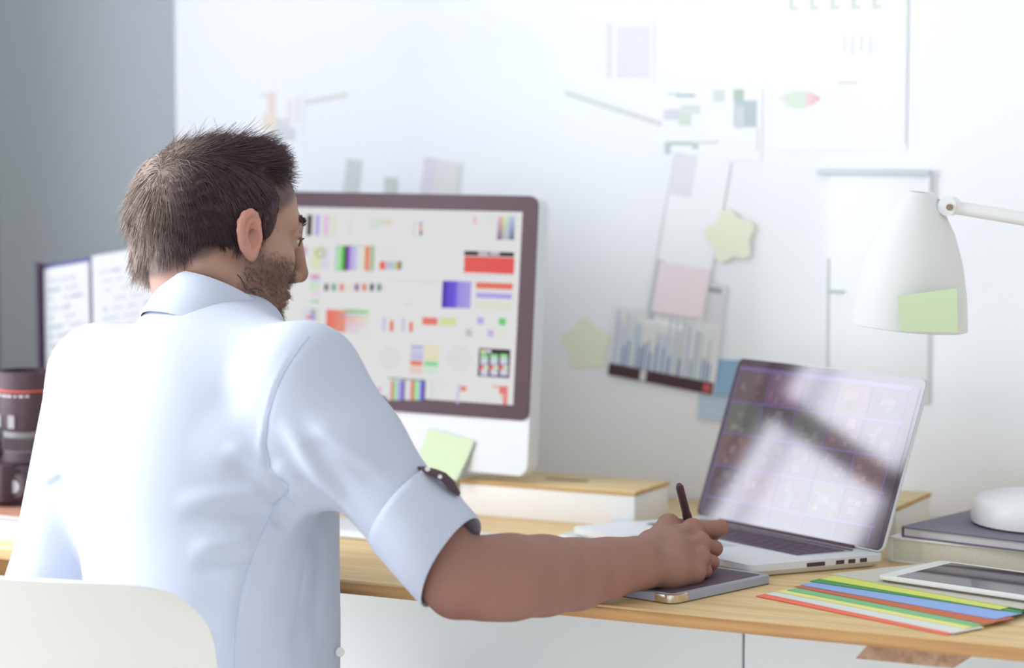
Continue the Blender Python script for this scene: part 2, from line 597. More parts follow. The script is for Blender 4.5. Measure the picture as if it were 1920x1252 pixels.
    (-108.1, 112.3, -97.7, 122.2, ('s', (190, 200, 205))),
    (-71.8, 113.4, -61.9, 122.7, ('s', (205, 184, 238))),
    (-52.6, 114.4, -44.2, 122.1, ('s', (230, 232, 216))),
    (-245.7, 85.8, -224.2, 90.6, ('s', (225, 226, 225))),
    (-251.8, 80.2, -217.6, 84.4, ('s', (225, 226, 225))),
    (-253.6, 71.5, -215.0, 78.5, ('s', (225, 226, 225))),
    (-251.0, 65.6, -216.8, 69.7, ('s', (225, 226, 225))),
    (-244.3, 59.4, -222.8, 64.2, ('s', (225, 226, 225))),
    (-131.0, 92.8, -106.8, 97.5, ('s', (225, 226, 225))),
    (-137.5, 86.8, -99.7, 91.4, ('s', (225, 226, 225))),
    (-141.0, 76.1, -95.4, 84.8, ('s', (225, 226, 225))),
    (-136.6, 69.6, -98.8, 74.0, ('s', (225, 226, 225))),
    (-129.4, 62.6, -105.2, 68.0, ('s', (225, 226, 225))),
    (-199.1, 91.8, -178.0, 94.9, ('v', (150, 150, 226), (170, 170, 230))),
    (-199.2, 74.9, -177.1, 90.8, ('v', (214, 212, 234), (196, 194, 230))),
    (-175.5, 93.0, -151.4, 96.0, ('v', (240, 226, 150), (240, 228, 176))),
    (-175.2, 75.6, -151.2, 91.9, ('v', (236, 230, 214), (238, 228, 180))),
    (-199.3, 67.3, -178.1, 73.2, ('s', (255, 122, 84))),
    (-199.3, 55.0, -177.8, 66.2, ('v', (246, 206, 196), (244, 214, 206))),
    (-175.0, 67.4, -151.8, 73.5, ('s', (140, 220, 155))),
    (-175.3, 55.2, -151.8, 66.2, ('v', (212, 236, 216), (216, 234, 222))),
    (-85.0, 56.9, -33.2, 96.8, ('s', (78, 66, 74))),
    (-82.8, 89.2, -74.4, 94.6, ('s', (214, 226, 170))),
    (-74.7, 90.3, -64.4, 95.0, ('s', (214, 214, 232))),
    (-81.8, 83.7, -69.4, 88.3, ('v', (120, 230, 130), (200, 240, 200))),
    (-81.6, 73.1, -68.9, 83.1, ('v', (214, 232, 228), (206, 200, 236))),
    (-83.0, 66.7, -76.0, 72.1, ('s', (240, 110, 110))),
    (-76.3, 67.1, -67.9, 72.5, ('v', (214, 240, 190), (226, 236, 226))),
    (-80.7, 57.9, -68.1, 66.5, ('v', (236, 232, 236), (200, 196, 236))),
    (-65.7, 84.5, -53.3, 89.1, ('v', (120, 230, 130), (200, 240, 200))),
    (-65.4, 73.9, -52.8, 83.9, ('v', (214, 232, 228), (206, 200, 236))),
    (-66.8, 67.6, -59.8, 72.9, ('s', (240, 110, 110))),
    (-60.1, 68.0, -51.8, 73.3, ('v', (214, 240, 190), (226, 236, 226))),
    (-64.5, 58.8, -52.0, 67.3, ('v', (236, 232, 236), (200, 196, 236))),
    (-49.6, 85.3, -37.3, 89.9, ('v', (120, 230, 130), (200, 240, 200))),
    (-49.3, 74.8, -36.8, 84.7, ('v', (214, 232, 228), (206, 200, 236))),
    (-50.8, 68.4, -43.8, 73.8, ('s', (240, 110, 110))),
    (-44.1, 68.8, -35.8, 74.1, ('v', (214, 240, 190), (226, 236, 226))),
    (-48.5, 59.6, -36.0, 68.1, ('v', (236, 232, 236), (200, 196, 236))),
    (-237.2, 14.7, -228.5, 43.6, ('s', (228, 230, 230))),
    (-230.1, 14.9, -225.0, 43.4, ('s', (244, 104, 80))),
    (-226.6, 15.4, -215.9, 43.6, ('h', (150, 225, 140), (200, 220, 230))),
    (-217.4, 15.9, -207.5, 44.1, ('h', (190, 180, 240), (120, 104, 236))),
    (-209.1, 15.5, -205.0, 45.2, ('s', (66, 58, 80))),
    (-206.6, 16.7, -194.2, 44.7, ('h', (226, 230, 228), (232, 220, 232))),
    (-195.8, 17.0, -189.4, 45.3, ('s', (250, 112, 96))),
    (-190.9, 17.6, -179.6, 45.6, ('h', (150, 230, 150), (206, 230, 216))),
    (-181.1, 17.9, -173.4, 46.1, ('h', (150, 140, 240), (110, 96, 230))),
    (-174.9, 17.4, -171.6, 46.4, ('s', (70, 66, 110))),
    (-235.8, 47.1, -173.2, 45.5, ('s', (84, 120, 90))),
    (-162.4, 46.3, -133.4, 45.9, ('s', (206, 224, 216))),
    (-162.1, 40.7, -135.2, 40.4, ('s', (206, 224, 216))),
    (-161.8, 35.1, -137.0, 34.9, ('s', (206, 224, 216))),
    (-161.5, 29.5, -138.7, 29.4, ('s', (206, 224, 216))),
    (-161.2, 23.9, -140.5, 23.9, ('s', (206, 224, 216))),
    (-162.4, 19.4, -158.2, 46.5, ('s', (214, 226, 222))),
    (-255.0, 26.1, -246.1, 32.6, ('s', (236, 180, 236))),
    (-117.5, 31.9, -112.1, 43.7, ('s', (214, 200, 232))),
    (-118.9, 17.3, -114.1, 31.5, ('s', (212, 204, 236))),
    (-112.0, 34.7, -102.7, 41.7, ('s', (255, 140, 110))),
    (-41.9, 19.7, -34.5, 45.6, ('s', (250, 140, 140))),
    (-48.6, 34.2, -40.7, 45.2, ('s', (252, 130, 120))),
    (-60.0, 42.4, -47.8, 45.2, ('s', (250, 180, 160))),
    (-44.7, 27.4, -40.3, 34.0, ('s', (246, 190, 186))),
]
# ================================================================== THINGS ON THE DESK
BLACK = mat('black_gloss', (84, 62, 70), 0.35, spec=0.2)
DARK = mat('dark_plastic', (84, 64, 72), 0.5, spec=0.2)
ALU = mat('aluminium', (218, 222, 226), 0.38, metal=0.0, spec=0.6)
ALUD = mat('aluminium_dark', (158, 162, 180), 0.35, spec=0.6)
PLAST = mat('white_plastic', (232, 232, 230), 0.4, spec=0.4)
LIDW = wood_mat('bamboo', (222, 200, 156), (208, 182, 132), 'X', 1.2, 0.5)
LIDE = wood_mat('bamboo_edge', (200, 164, 106), (186, 148, 92), 'X', 1.2, 0.5)

# ---- all-in-one computer
ms = empty('desktop_computer', (-0.4896, 0.58, DT))
tag(ms, 'large desktop computer with black-rimmed screen of colour swatches', 'computer')
MSI = Matrix.Translation(-Vector(ms.location))
ya, tl = R(-4), R(5)
mx = Vector((math.cos(ya), math.sin(ya), 0))
mb_ = Vector((-math.sin(ya), math.cos(ya), 0))
mu = Vector((0, 0, 1)) * math.cos(tl) + mb_ * math.sin(tl)
MONP = (-0.2346, 0.50, 0.8806)
MM = frame(MONP, mx, mu)        # local x along the glass, y up it, z towards the viewer


def child(o, p):
    o.parent = p
    o.matrix_parent_inverse = Matrix.Translation(-Vector(p.location))
    return o


cw, ch = 0.51, 0.3115
case = MB()
out = rounded_rect(-cw, 0, -.078, ch, .016, 8)
n = len(out)
cx_, cy_ = -cw / 2, (ch - .078) / 2
lay = []
for z, s in ((-.0005, 1.0), (-.004, 1.002), (-.030, .995), (-.040, .93), (-.052, .6), (-.056, .2)):
    lay.append([MM @ Vector((cx_ + (x - cx_) * s, cy_ + (y - cy_) * s, z)) for x, y in reversed(out)])
case.rings(lay)
child(case.build('case', ALU, None, sm=50), ms)
gl = MB().prism([p for p in rounded_rect(-cw, 0, -.001, ch, .014, 8)], -.0005, .0022, MM)
child(gl.build('screen_rim', BLACK, None, sm=30), ms)
SCRM = emit_mat('screen_display', 0.97, vcol='paint', gloss=False)


def art_fill(x0, y0, x1, y1, f):
    if f[0] == 'h':
        a, b = f[1], f[2]
        return [a, b, b, a]
    if f[0] == 'v':
        a, b = f[1], f[2]
        return [b, b, a, a]
    return [f[1]] * 4


SW_ = (252, 253, 252)
k8 = lambda c: tuple(min(255, v * 1.09) for v in c)
quads = [([MM @ Vector(p) for p in ((-cw + .0245, .0197, .0026), (-.0254, .0197, .0026), (-.0240, .2890, .0026), (-cw + .0235, .2890, .0026))], SW_)]
for i, (x0, y0, x1, y1, f) in enumerate(SCREEN_ART):
    z = .0028 + .000004 * i
    c = [k8(q) for q in art_fill(x0, y0, x1, y1, f)]
    quads.append(([MM @ Vector((x / 1000, y / 1000, z)) for x, y in ((x0, y0), (x1, y0), (x1, y1), (x0, y1))], c))
# the part of the display hidden from here by the man's head carries the same kind of swatches
for i, (x0, y0, w, h, c) in enumerate([(-470, 240, 40, 26, (120, 190, 240)), (-420, 238, 30, 30, (240, 200, 90)), (-470, 190, 60, 30, (250, 120, 100)),
                                       (-470, 140, 44, 30, (130, 210, 140)), (-415, 150, 22, 22, (180, 170, 235)), (-470, 90, 50, 30, (236, 190, 210)),
                                       (-410, 95, 40, 22, (90, 75, 80)), (-470, 40, 70, 30, (200, 225, 150)), (-390, 40, 50, 34, (170, 200, 240)),
                                       (-330, 60, 40, 24, (250, 170, 120)), (-300, 30, 44, 22, (150, 120, 210))]):
    if x0 + w > -428:
        continue
    quads.append(([MM @ Vector((x / 1000, y / 1000, .0033)) for x, y in ((x0, y0), (x0 + w, y0), (x0 + w, y0 + h), (x0, y0 + h))], c))
child(quads_mesh('screen', quads, SCRM), ms)
st = MB()
b0 = MM @ Vector((-cw / 2, .05, -.05))
st.tube([b0, (b0.x, b0.y + .055, .86), (b0.x, b0.y + .060, .80), (b0.x, b0.y + .05, .7775)], [.03, .028, .028, .03], 16)
child(st.build('stand', ALU, None, sm=50), ms)
child(MB().prism([(x - .4896, y + .60) for x, y in rounded_rect(-.085, .085, -.075, .075, .012)], DT, DT + .007).build('foot', ALU, None, bevel=.002), ms)


# ---- sticky notes and papers
def sheet(name, label, cat, M, outline, mt, th=.0003, group=None, curl=0.0):
    """thin sheet with an outline in its own plane; curl lifts its lower edge"""
    mb = MB()
    ys = [p[1] for p in outline]
    y0, y1 = min(ys), max(ys)
    n = len(outline)

    def lift(y):
        t = (y1 - y) / (y1 - y0)
        return curl * t * t
    vs = [M @ Vector((x, y, lift(y))) for x, y in outline] + [M @ Vector((x, y, th + lift(y))) for x, y in outline]
    if abs(curl) < 1e-6:
        mb.add(vs, [tuple(range(n - 1, -1, -1)), tuple(range(n, 2 * n))] + [(i, (i + 1) % n, n + (i + 1) % n, n + i) for i in range(n)])
    else:
        xs = [p[0] for p in outline]
        vs, fs = [], []
        k = 8
        x0, x1 = min(xs), max(xs)
        for j in range(k + 1):
            y = y1 + (y0 - y1) * j / k
            # left/right limits of a quadrilateral outline
            t = j / k
            (ax, ay), (bx, by), (cx, cy), (dx, dy) = outline      # TL TR BR BL
            lx, ly = ax + (dx - ax) * t, ay + (dy - ay) * t
            rx, ry = bx + (cx - bx) * t, by + (cy - by) * t
            for (px, py) in ((lx, ly), (rx, ry)):
                vs.append(M @ Vector((px, py, curl * t * t)))
                vs.append(M @ Vector((px, py, th + curl * t * t)))
        for j in range(k):
            a = j * 4
            fs += [(a + 1, a + 5, a + 7, a + 3), (a, a + 2, a + 6, a + 4), (a, a + 4, a + 5, a + 1), (a + 2, a + 3, a + 7, a + 6)]
        fs += [(0, 1, 3, 2), (k * 4, k * 4 + 2, k * 4 + 3, k * 4 + 1)]
        mb.add(vs, fs)
    o = mb.build(name, mt, None, sm=40)
    return tag(o, label, cat, group)


GREENN = mat('note_green', (210, 228, 192), 0.85, spec=0.1)
GREENP = mat('note_pale_green', (234, 243, 220), 0.85, spec=0.1)
PINKN = mat('note_pink', (244, 230, 238), 0.85, spec=0.1)
BLUED = mat('note_blue', (150, 186, 216), 0.85, spec=0.1)
BLUEL = mat('note_light_blue', (196, 214, 232), 0.85, spec=0.1)
# green note hanging from the chin of the computer
MN = frame((0, 0, 0), mx, mu)
MN.translation = MM @ Vector((-.092, -.018, .0028))
sheet('sticky_note', 'square pale green sticky note on the chin of the desktop computer', 'sticky note', MN,
      [(-.072, -.004), (.006, -.016), (-.014, -.074), (-.084, -.056)], GREENN, curl=.012)


# ---- storage boxes with bamboo lids
def box_with_lid(name, label, x0, x1, y0, y1, h, slot):
    b = empty(name, ((x0 + x1) / 2, (y0 + y1) / 2, DT))
    tag(b, label, 'box', 'white boxes with bamboo lids')
    hx, hy = (x1 - x0) / 2, (y1 - y0) / 2
    MB().box(-hx, hx, -hy, hy, 0, h - .006).build('body', PLAST, b, bevel=.0015)
    e = .001
    lid = MB().box(-hx - e, hx + e, -hy - e, hy + e, h - .006, h)
    MB().box(-hx - e - .0002, hx + e + .0002, -hy - e - .0002, hy + e + .0002, h - .0058, h - .0008).build('lid_edge', LIDE, b)
    lid.build('lid', LIDW, b, bevel=.0012)
    if slot:
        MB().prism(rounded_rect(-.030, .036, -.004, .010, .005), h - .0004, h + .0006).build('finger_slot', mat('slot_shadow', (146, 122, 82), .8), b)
    return b


box_with_lid('storage_box', 'long white box with slotted bamboo lid in front of wall, left of laptop', -.348, -.077, .508, .622, .050, True)
box_with_lid('storage_box', 'white box with bamboo lid half hidden behind laptop and books', .085, .283, .545, .690, .050, False)

# ---- laptop
LH = Vector((.891, -.454, 0)).normalized()
LSd = Vector((math.cos(R(52)), math.sin(R(52)), 0))       # from front edge towards hinge
lp = empty('laptop', (.10, .38, DT))
tag(lp, 'open silver laptop showing dark photo thumbnails, behind the writing hand', 'laptop')
HL = Vector((-.0014, .5394, .757))
LW_, LD = .361, .188


def LB(x, y, z):
    return HL + LH * x + LSd * y + Vector((0, 0, z))


base = MB()
o0 = rounded_rect(0, LW_, -LD, .006, .010, 5)
o1 = rounded_rect(.006, LW_ - .006, -LD + .008, .0, .010, 5)
base.rings([[LB(x, y, -.0155) for x, y in o1], [LB(x, y, -.009) for x, y in o0], [LB(x, y, -.0005) for x, y in o0], [LB(x, y, 0) for x, y in rounded_rect(.0008, LW_ - .0008, -LD + .0008, .0052, .0095, 5)]])
child(base.build('base', ALU, None, sm=40), lp)
for x, y in ((.03, -.02), (LW_ - .03, -.02), (.03, -LD + .03), (LW_ - .03, -LD + .03)):
    child(MB().lathe([(.006, -.0170), (.006, -.0150)], 12, Matrix.Translation(LB(x, y, 0))).build('foot_pad', DARK, None), lp)

kb = MB()
kb.prism([tuple(p) for p in rounded_rect(.030, LW_ - .030, -.098, -.014, .004, 3)], 0, .0004)
kbm = kb.build('keyboard_bed', mat('key_bed', (176, 180, 188), .6), None)
for v in kbm.data.vertices:
    v.co = LB(v.co.x, v.co.y, v.co.z)
child(kbm, lp)
KEY = mat('key_cap', (106, 92, 104), 0.5, spec=0.2)
kme = {}
rows = [(14, .0075, .013), (14, .0145, .014), (14, .0145, .014), (13, .0145, .014), (12, .0145, .014), (9, .0145, .014)]
yk = -.0155
for ri, (n, step, kh) in enumerate(rows):
    yk -= step
    wtot = LW_ - .064
    widths = [1.0] * n
    if ri == 5:
        widths = [1, 1, 1, 1.2, 5.2, 1.2, 1, 1, 1]
    elif ri in (2, 3, 4):
        widths[0] = widths[-1] = 1 + .5 * (ri - 1)
    sw = sum(widths)
    x = .032
    for k in range(n):
        w = widths[k] / sw * wtot
        hh = .0056 if ri == 0 else .0118
        key = (round(w, 4), hh)
        if key not in kme:
            m0 = MB()
            vs = [LH * a + LSd * b + Vector((0, 0, c)) for c in (0, .0012) for a, b in ((0, 0), (w - .0028, 0), (w - .0028, hh), (0, hh))]
            m0.add(vs, [(4, 5, 6, 7), (0, 1, 5, 4), (1, 2, 6, 5), (2, 3, 7, 6), (3, 0, 4, 7)])
            kme[key] = m0.build('key', KEY, None)
            ko = kme[key]
        else:
            ko = kme[key].copy()
            COL.objects.link(ko)
        ko.location = LB(x, yk - (0 if ri else -.005), .0005)
        child(ko, lp)
        x += w
tp = MB().prism(rounded_rect(.102, .233, -LD + .010, -.108, .004, 3), -.0002, .0003).build('trackpad', mat('trackpad', (206, 212, 216), .4, spec=.5), None)
for v in tp.data.vertices:
    v.co = LB(v.co.x, v.co.y, v.co.z)
child(tp, lp)
for k, (yy, w) in enumerate(((-.026, .010), (-.043, .010), (-.060, .012), (-.095, .026))):
    pm = MB().box(LW_ - .0005, LW_ + .0004, yy - w / 2, yy + w / 2, -.0085, -.0035).build('port', DARK, None)
    for v in pm.data.vertices:
        v.co = LB(v.co.x, v.co.y, v.co.z)
    child(pm, lp)
# lid
ltilt = R(20)
lnb = Vector((LH.y, -LH.x, 0))                      # horizontally out of the screen
lu = Vector((0, 0, 1)) * math.cos(ltilt) - lnb * math.sin(ltilt)
ML = frame(HL + Vector((0, 0, .001)), LH, lu)
LHt = .2275
MBL = MB().prism(rounded_rect(0, LW_, .001, LHt, .010, 6), -.006, -.0012, ML)
child(MBL.build('lid', ALU, None, bevel=.001), lp)
MB1 = MB().prism(rounded_rect(.0012, LW_ - .0012, .0022, LHt - .0012, .009, 6), -.0014, -.0006, ML)
child(MB1.build('screen_rim', mat('glass_rim', (62, 46, 52), .07, spec=.5, ior=2.0), None), lp)
hb = MB().tube([LB(.05, .002, -.0005), LB(LW_ - .05, .002, -.0005)], .0045, 12)
child(hb.build('hinge', DARK, None, sm=50), lp)
# glossy display: dark photo grid on violet lines
GD = bpy.data.materials.new('glossy_display')
GD.use_nodes = True
b_ = GD.node_tree.nodes['Principled BSDF']
b_.inputs['Base Color'].default_value = (0.02, 0.015, 0.02, 1)
b_.inputs['Roughness'].default_value = 0.07
b_.inputs['IOR'].default_value = 2.0
b_.inputs['Specular IOR Level'].default_value = 0.5
va = GD.node_tree.nodes.new('ShaderNodeVertexColor')
va.layer_name = 'paint'
GD.node_tree.links.new(va.outputs['Color'], b_.inputs['Emission Color'])
b_.inputs['Emission Strength'].default_value = 0.75
Q = [([ML @ Vector(p) for p in ((.0085, .004, -.0004), (LW_ - .0085, .004, -.0004), (LW_ - .0085, .2165, -.0004), (.0085, .2165, -.0004))], (84, 64, 74))]
LIL = (118, 98, 156)


def lq(x0, y0, x1, y1, c, z=-.00035):
    Q.append(([ML @ Vector((x, y, z)) for x, y in ((x0, y0), (x1, y0), (x1, y1), (x0, y1))], c))


us = [.0095, .0750, .1410, .2065, .2690, .3330]
vsn = [.030, .075, .1205, .1660, .2130]
rr_ = random.Random(3)
tones = [(88, 68, 78), (98, 76, 80), (100, 100, 90), (120, 84, 82), (92, 72, 88), (110, 82, 84), (86, 72, 76)]
for i in range(5):
    for j in range(4):
        u0, u1, v0_, v1_ = us[i] + .002, us[i + 1] - .002, vsn[j] + .0015, vsn[j + 1] - .0015
        t = tones[(i * 3 + j * 5) % 7]
        if i == 0 and j == 2:
            t = (100, 102, 90)
        if i == 0 and j == 1:
            t = (116, 82, 80)
        if i == 1 and j == 3:
            t = (122, 84, 112)
        lq(u0, v0_, u1, v1_, t)
        for k in range(7):
            a, b2 = rr_.uniform(u0, u1 - .014), rr_.uniform(v0_, v1_ - .010)
            dlt = rr_.choice([-12, -8, 14, 22, 30])
            c = tuple(max(60, min(190, q + dlt + rr_.randint(-6, 10))) for q in t)
            lq(a, b2, min(u1, a + rr_.uniform(.006, .016)), min(v1_, b2 + rr_.uniform(.005, .014)), c, -.00032 + k * .000004)
for u in us:
    lq(u - .0013, .008, u + .0013, .2165, LIL, -.00028)
for v in vsn:
    lq(.0085, v - .0014 - (.002 if v > .21 else 0), LW_ - .022, v + .0014 + (.001 if v > .21 else 0), LIL, -.00027)
child(quads_mesh('screen', Q, GD), lp)

# ---- trackpad and flat white keyboard in front of the computer
MT = frame((-.1363, .3904, DT), (.961, -.276, 0), (.276, .961, 0))
t_ = MB()
t_.add([MT @ Vector(p) for p in ((0, 0, 0), (.1040, 0, 0), (.1040, .1260, 0), (0, .1260, 0), (0, 0, .0035), (.1040, 0, .0035), (.1040, .1260, .0105), (0, .1260, .0105))],
       [(0, 3, 2, 1), (4, 5, 6, 7), (0, 1, 5, 4), (1, 2, 6, 5), (2, 3, 7, 6), (3, 0, 4, 7)])
tr_ = empty('wireless_trackpad', (-.08, .43, DT))
tag(tr_, 'thin pale grey wedge-shaped trackpad between storage box and writing hand', 'trackpad')
child(t_.build('body', PLAST, None, bevel=.0012), tr_)
t2 = MB()
t2.add([MT @ Vector(p) for p in ((.002, .002, .0037), (.102, .002, .0037), (.102, .124, .0106), (.002, .124, .0106), (.002, .002, .0041), (.102, .002, .0041), (.102, .124, .0112), (.002, .124, .0112))],
       [(0, 3, 2, 1), (4, 5, 6, 7), (0, 1, 5, 4), (1, 2, 6, 5), (2, 3, 7, 6), (3, 0, 4, 7)])
child(t2.build('touch_surface', mat('touch_grey', (208, 217, 220), .5), None), tr_)

kbd = empty('keyboard', (-.305, .305, DT))
tag(kbd, 'flat white keyboard in front of the desktop computer', 'keyboard')
MK = Matrix.Translation((-.305, .300, DT)) @ Matrix.Rotation(R(-6), 4, 'Z')
child(MB().prism(rounded_rect(-.168, .172, -.052, .060, .006, 4), 0.001, .0065, MK).build('body', ALU, None, bevel=.001), kbd)
WK = mat('key_white', (234, 235, 236), .5)
wk = {}
for r in range(6):
    n = 14 if r else 8
    xs = [-.163 + .329 * i / n for i in range(n + 1)]
    if r == 0:
        xs = [-.163, -.140, -.117, -.090, .035, .062, .088, .128, .166]
    for i in range(len(xs) - 1):
        w = xs[i + 1] - xs[i] - .003
        kk_ = round(w, 4)
        if kk_ not in wk:
            wk[kk_] = MB().box(0, w, 0, .0145, 0, .002).build('key', WK, None)
            ko = wk[kk_]
        else:
            ko = wk[kk_].copy()
            COL.objects.link(ko)
        ko.matrix_world = MK @ Matrix.Translation((xs[i] + .0015, -.048 + r * .0176, .0064))
        mw = ko.matrix_world.copy()
        ko.parent = kbd
        ko.matrix_parent_inverse = Matrix.Translation(-Vector(kbd.location))

# ---- pen tablet under the hand, and the pen
tb = empty('graphics_tablet', (.165, .12, DT))
tag(tb, 'slim silver drawing tablet with dark surface under the writing hand', 'tablet')
MTb = frame((.1868, .0317, DT), (math.cos(R(165)), math.sin(R(165)), 0), (math.cos(R(73)), math.sin(R(73)), 0))


def TBp(x, y, z):                                  # x towards the man along the front edge, y away along the right edge
    return Vector((.1868 + math.cos(R(166)) * x + math.cos(R(73.5)) * y, .0317 + math.sin(R(166)) * x + math.sin(R(73.5)) * y, DT + z))


def tb_prism(x0, x1, y0, y1, r, z0, z1, name, m, bev=0):
    pts = rounded_rect(x0, x1, y0, y1, r, 6)
    mb = MB()
    n = len(pts)
    vs = [TBp(x, y, z0) for x, y in pts] + [TBp(x, y, z1) for x, y in pts]
    mb.add(vs, [tuple(range(n - 1, -1, -1)), tuple(range(n, 2 * n))] + [(i, (i + 1) % n, n + (i + 1) % n, n + i) for i in range(n)])
    me_o = mb.build(name, m, None)
    bm = bmesh.new()
    bm.from_mesh(me_o.data)
    bmesh.ops.recalc_face_normals(bm, faces=bm.faces)
    bm.to_mesh(me_o.data)
    bm.free()
    smooth(me_o.data, 35)
    return child(me_o, tb)


TW, TL_ = .120, .188
tb_prism(0, TW, 0, TL_, .012, .0015, .0100, 'body', ALUD)
tb_prism(.003, TW - .003, .003, TL_ - .003, .012, .0005, .0015, 'foot_mat', DARK)
tb_prism(.0012, TW - .0012, .0012, TL_ - .0012, .011, .0100, .0108, 'rim', mat('tablet_rim', (178, 178, 194), .3, spec=.5))
tb_prism(.010, TW - .010, .012, TL_ - .010, .004, .0108, .0111, 'drawing_area', mat('tablet_surface', (98, 84, 96), .4, spec=.3))
cor = MB()
pts = []
for i in range(9):
    a = R(180 + 90 * i / 8)
    pts.append((.012 + .0126 * math.cos(a), .012 + .0126 * math.sin(a)))
pts = [(-.0006, .026)] + pts + [(.026, -.0006)]
inn = [(p[0] + .002 if p[0] < .012 else p[0], p[1] + .002 if p[1] < .012 else p[1]) for p in pts]
rgs = [[TBp(x, y, .002) for x, y in pts], [TBp(x, y, .0106) for x, y in pts], [TBp(x, y, .0112) for x, y in inn]]
cor.rings(rgs, False, False, False)
co = child(cor.build('chrome_corner', mat('chrome', (226, 218, 208), .12, metal=1.0), None, sm=50), tb)
co['label'] = 'polished metal corner'

pen_t = Vector(J['pentop'])
pen_d = (Vector(J['penmid']) - pen_t).normalized()
pen_tip = pen_t + pen_d * ((pen_t.z - (DT + .0113)) / -pen_d.z)
pen = empty('stylus', tuple(pen_tip))
tag(pen, 'black stylus held upright in the writing hand', 'pen')
q_ = Vector((0, 0, 1)).rotation_difference(-pen_d).to_matrix().to_4x4()
q_.translation = pen_tip
Lp = (pen_t - pen_tip).length
child(MB().lathe([(.0008, .0), (.0014, .006), (.0040, .016), (.0056, .030), (.0062, .055), (.0058, .075), (.0050, .080)], 20, q_).build('grip', DARK, None, sm=40), pen)
child(MB().lathe([(.0048, .079), (.0052, .082), (.0050, Lp - .012), (.0048, Lp - .004), (.0030, Lp)], 20, q_).build('barrel', BLACK, None, sm=40), pen)

# ---- books, notebook, lamp
bk_x, bk_y = Vector((math.cos(R(-9)), math.sin(R(-9)), 0)), Vector((math.cos(R(84)), math.sin(R(84)), 0))
book = empty('book', (.43, .53, DT))
tag(book, 'thick white hardback book lying under the black notebook', 'book')
CREAM = mat('book_pages', (220, 220, 206), 0.9, noise=(220, .15))
MBk = frame((.3150, .4180, DT), bk_x, bk_y)
bw, bd, bh = .27, .245, .0325
child(MB().box(.004, bw, .003, bd - .003, .003, bh - .003, MBk).build('pages', CREAM, None), book)
child(MB().box(0, bw + .002, 0, bd, 0, .003, MBk).box(0, bw + .002, 0, bd, bh - .003, bh, MBk).build('cover', PLAST, None, bevel=.001), book)
sp = MB()
sp.rings([[MBk @ Vector((.006 - .009 * math.cos(a), y, bh / 2 + (bh / 2) * math.sin(a))) for a in [R(-90 + 20 * i) for i in range(10)]] for y in (0, bd)], True, True, True)
child(sp.build('spine', PLAST, None, sm=50), book)
nbk = empty('notebook', (.42, .54, DT + bh))
tag(nbk, 'black hardcover notebook on the white book with the lamp base on it', 'notebook')
MNb = frame((.3300, .4200, DT + bh), (math.cos(R(-13)), math.sin(R(-13)), 0), (math.cos(R(88)), math.sin(R(88)), 0))
NB = mat('notebook_cover', (118, 112, 128), 0.55, spec=0.3)
nw, nd, nh = .26, .25, .0135
child(MB().box(.004, nw - .003, .003, nd - .003, .002, nh - .002, MNb).build('pages', mat('notebook_pages', (206, 204, 206), .8), None), nbk)
child(MB().prism(rounded_rect(0, nw, 0, nd, .006), 0, .002, MNb).prism(rounded_rect(0, nw, 0, nd, .006), nh - .002, nh, MNb).build('cover', NB, None, sm=40), nbk)
child(MB().box(.0005, .003, .002, nd - .002, .0015, nh - .0015, MNb).build('spine', NB, None), nbk)

zt = DT + bh + nh
lamp = empty('desk_lamp', (.494, .527, zt))
tag(lamp, 'white desk lamp with conical shade, base standing on the black notebook', 'lamp')
LMP = mat('lamp_enamel', (234, 235, 235), 0.35, spec=0.4)
Mz = Matrix.Translation((.494, .527, zt))
child(MB().lathe([(.094, 0), (.100, .003), (.101, .010), (.099, .026), (.092, .034), (.05, .040), (.012, .043)], 48, Mz).build('base', LMP, None, sm=50), lamp)
e1 = Vector((.640, .46, 1.150))
top = Vector((.494, .527, zt + .04))
child(MB().tube([top, top + Vector((.03, -.01, .12)), e1], .008, 14).build('post', LMP, None, sm=50), lamp)
j1 = Vector((.392, .42, 1.1895))
child(MB().tube([e1, j1], .0085, 14).build('arm', LMP, None, sm=50), lamp)
child(MB().tube([e1 + Vector((0, -.012, 0)), e1 + Vector((0, .012, 0))], .015, 18).build('elbow', LMP, None, sm=50), lamp)
kb_ = child(MB().tube([j1 + Vector((-.004, -.011, .001)), j1 + Vector((-.004, .011, .001))], .012, 18).build('joint', LMP, None, sm=50), lamp)
child(MB().tube([j1 + Vector((0, -.0145, 0)), j1 + Vector((0, -.0105, 0))], .004, 12).build('screw', mat('brass_dark', (138, 126, 104), .4), None, sm=50), lamp)
child(MB().tube([j1 + Vector((-.030, 0, .006)), j1 + Vector((-.004, 0, .001))], .006, 12).build('shade_bracket', mat('bracket_grey', (168, 182, 184), .4), None, sm=50), lamp)
shd = MB()
sa, sb = Vector((.351, .42, 1.2035)), Vector((.337, .42, 1.040))
Ms = Vector((0, 0, 1)).rotation_difference((sa - sb).normalized()).to_matrix().to_4x4()
Ms.translation = sb
hl_ = (sa - sb).length
prof_o = [(.074, 0), (.069, hl_ * .25), (.060, hl_ * .5), (.047, hl_ * .72), (.030, hl_ * .9), (.021, hl_), (.016, hl_ + .004)]
prof_i = [(r - .002, z - .001) for r, z in reversed(prof_o)]
shd.lathe(prof_o + prof_i, 40, Ms, False, False)
child(shd.build('shade', mat('lamp_shade', (226, 228, 228), 0.5, spec=.2), None, sm=60), lamp)
child(MB().lathe([(.004, .03), (.022, .045), (.028, .07), (.022, .095), (.014, .11), (.013, hl_)], 20, Ms).build('bulb', mat('bulb_white', (236, 236, 232), .3), None, sm=60), lamp)
vdir = (Vector((1.32, -2.59, 1.15)) - Vector((.375, .36, 1.06))).normalized()
MNn = frame((.3885, .338, 1.094), (.97, .24, 0), (.02, .12, .99))
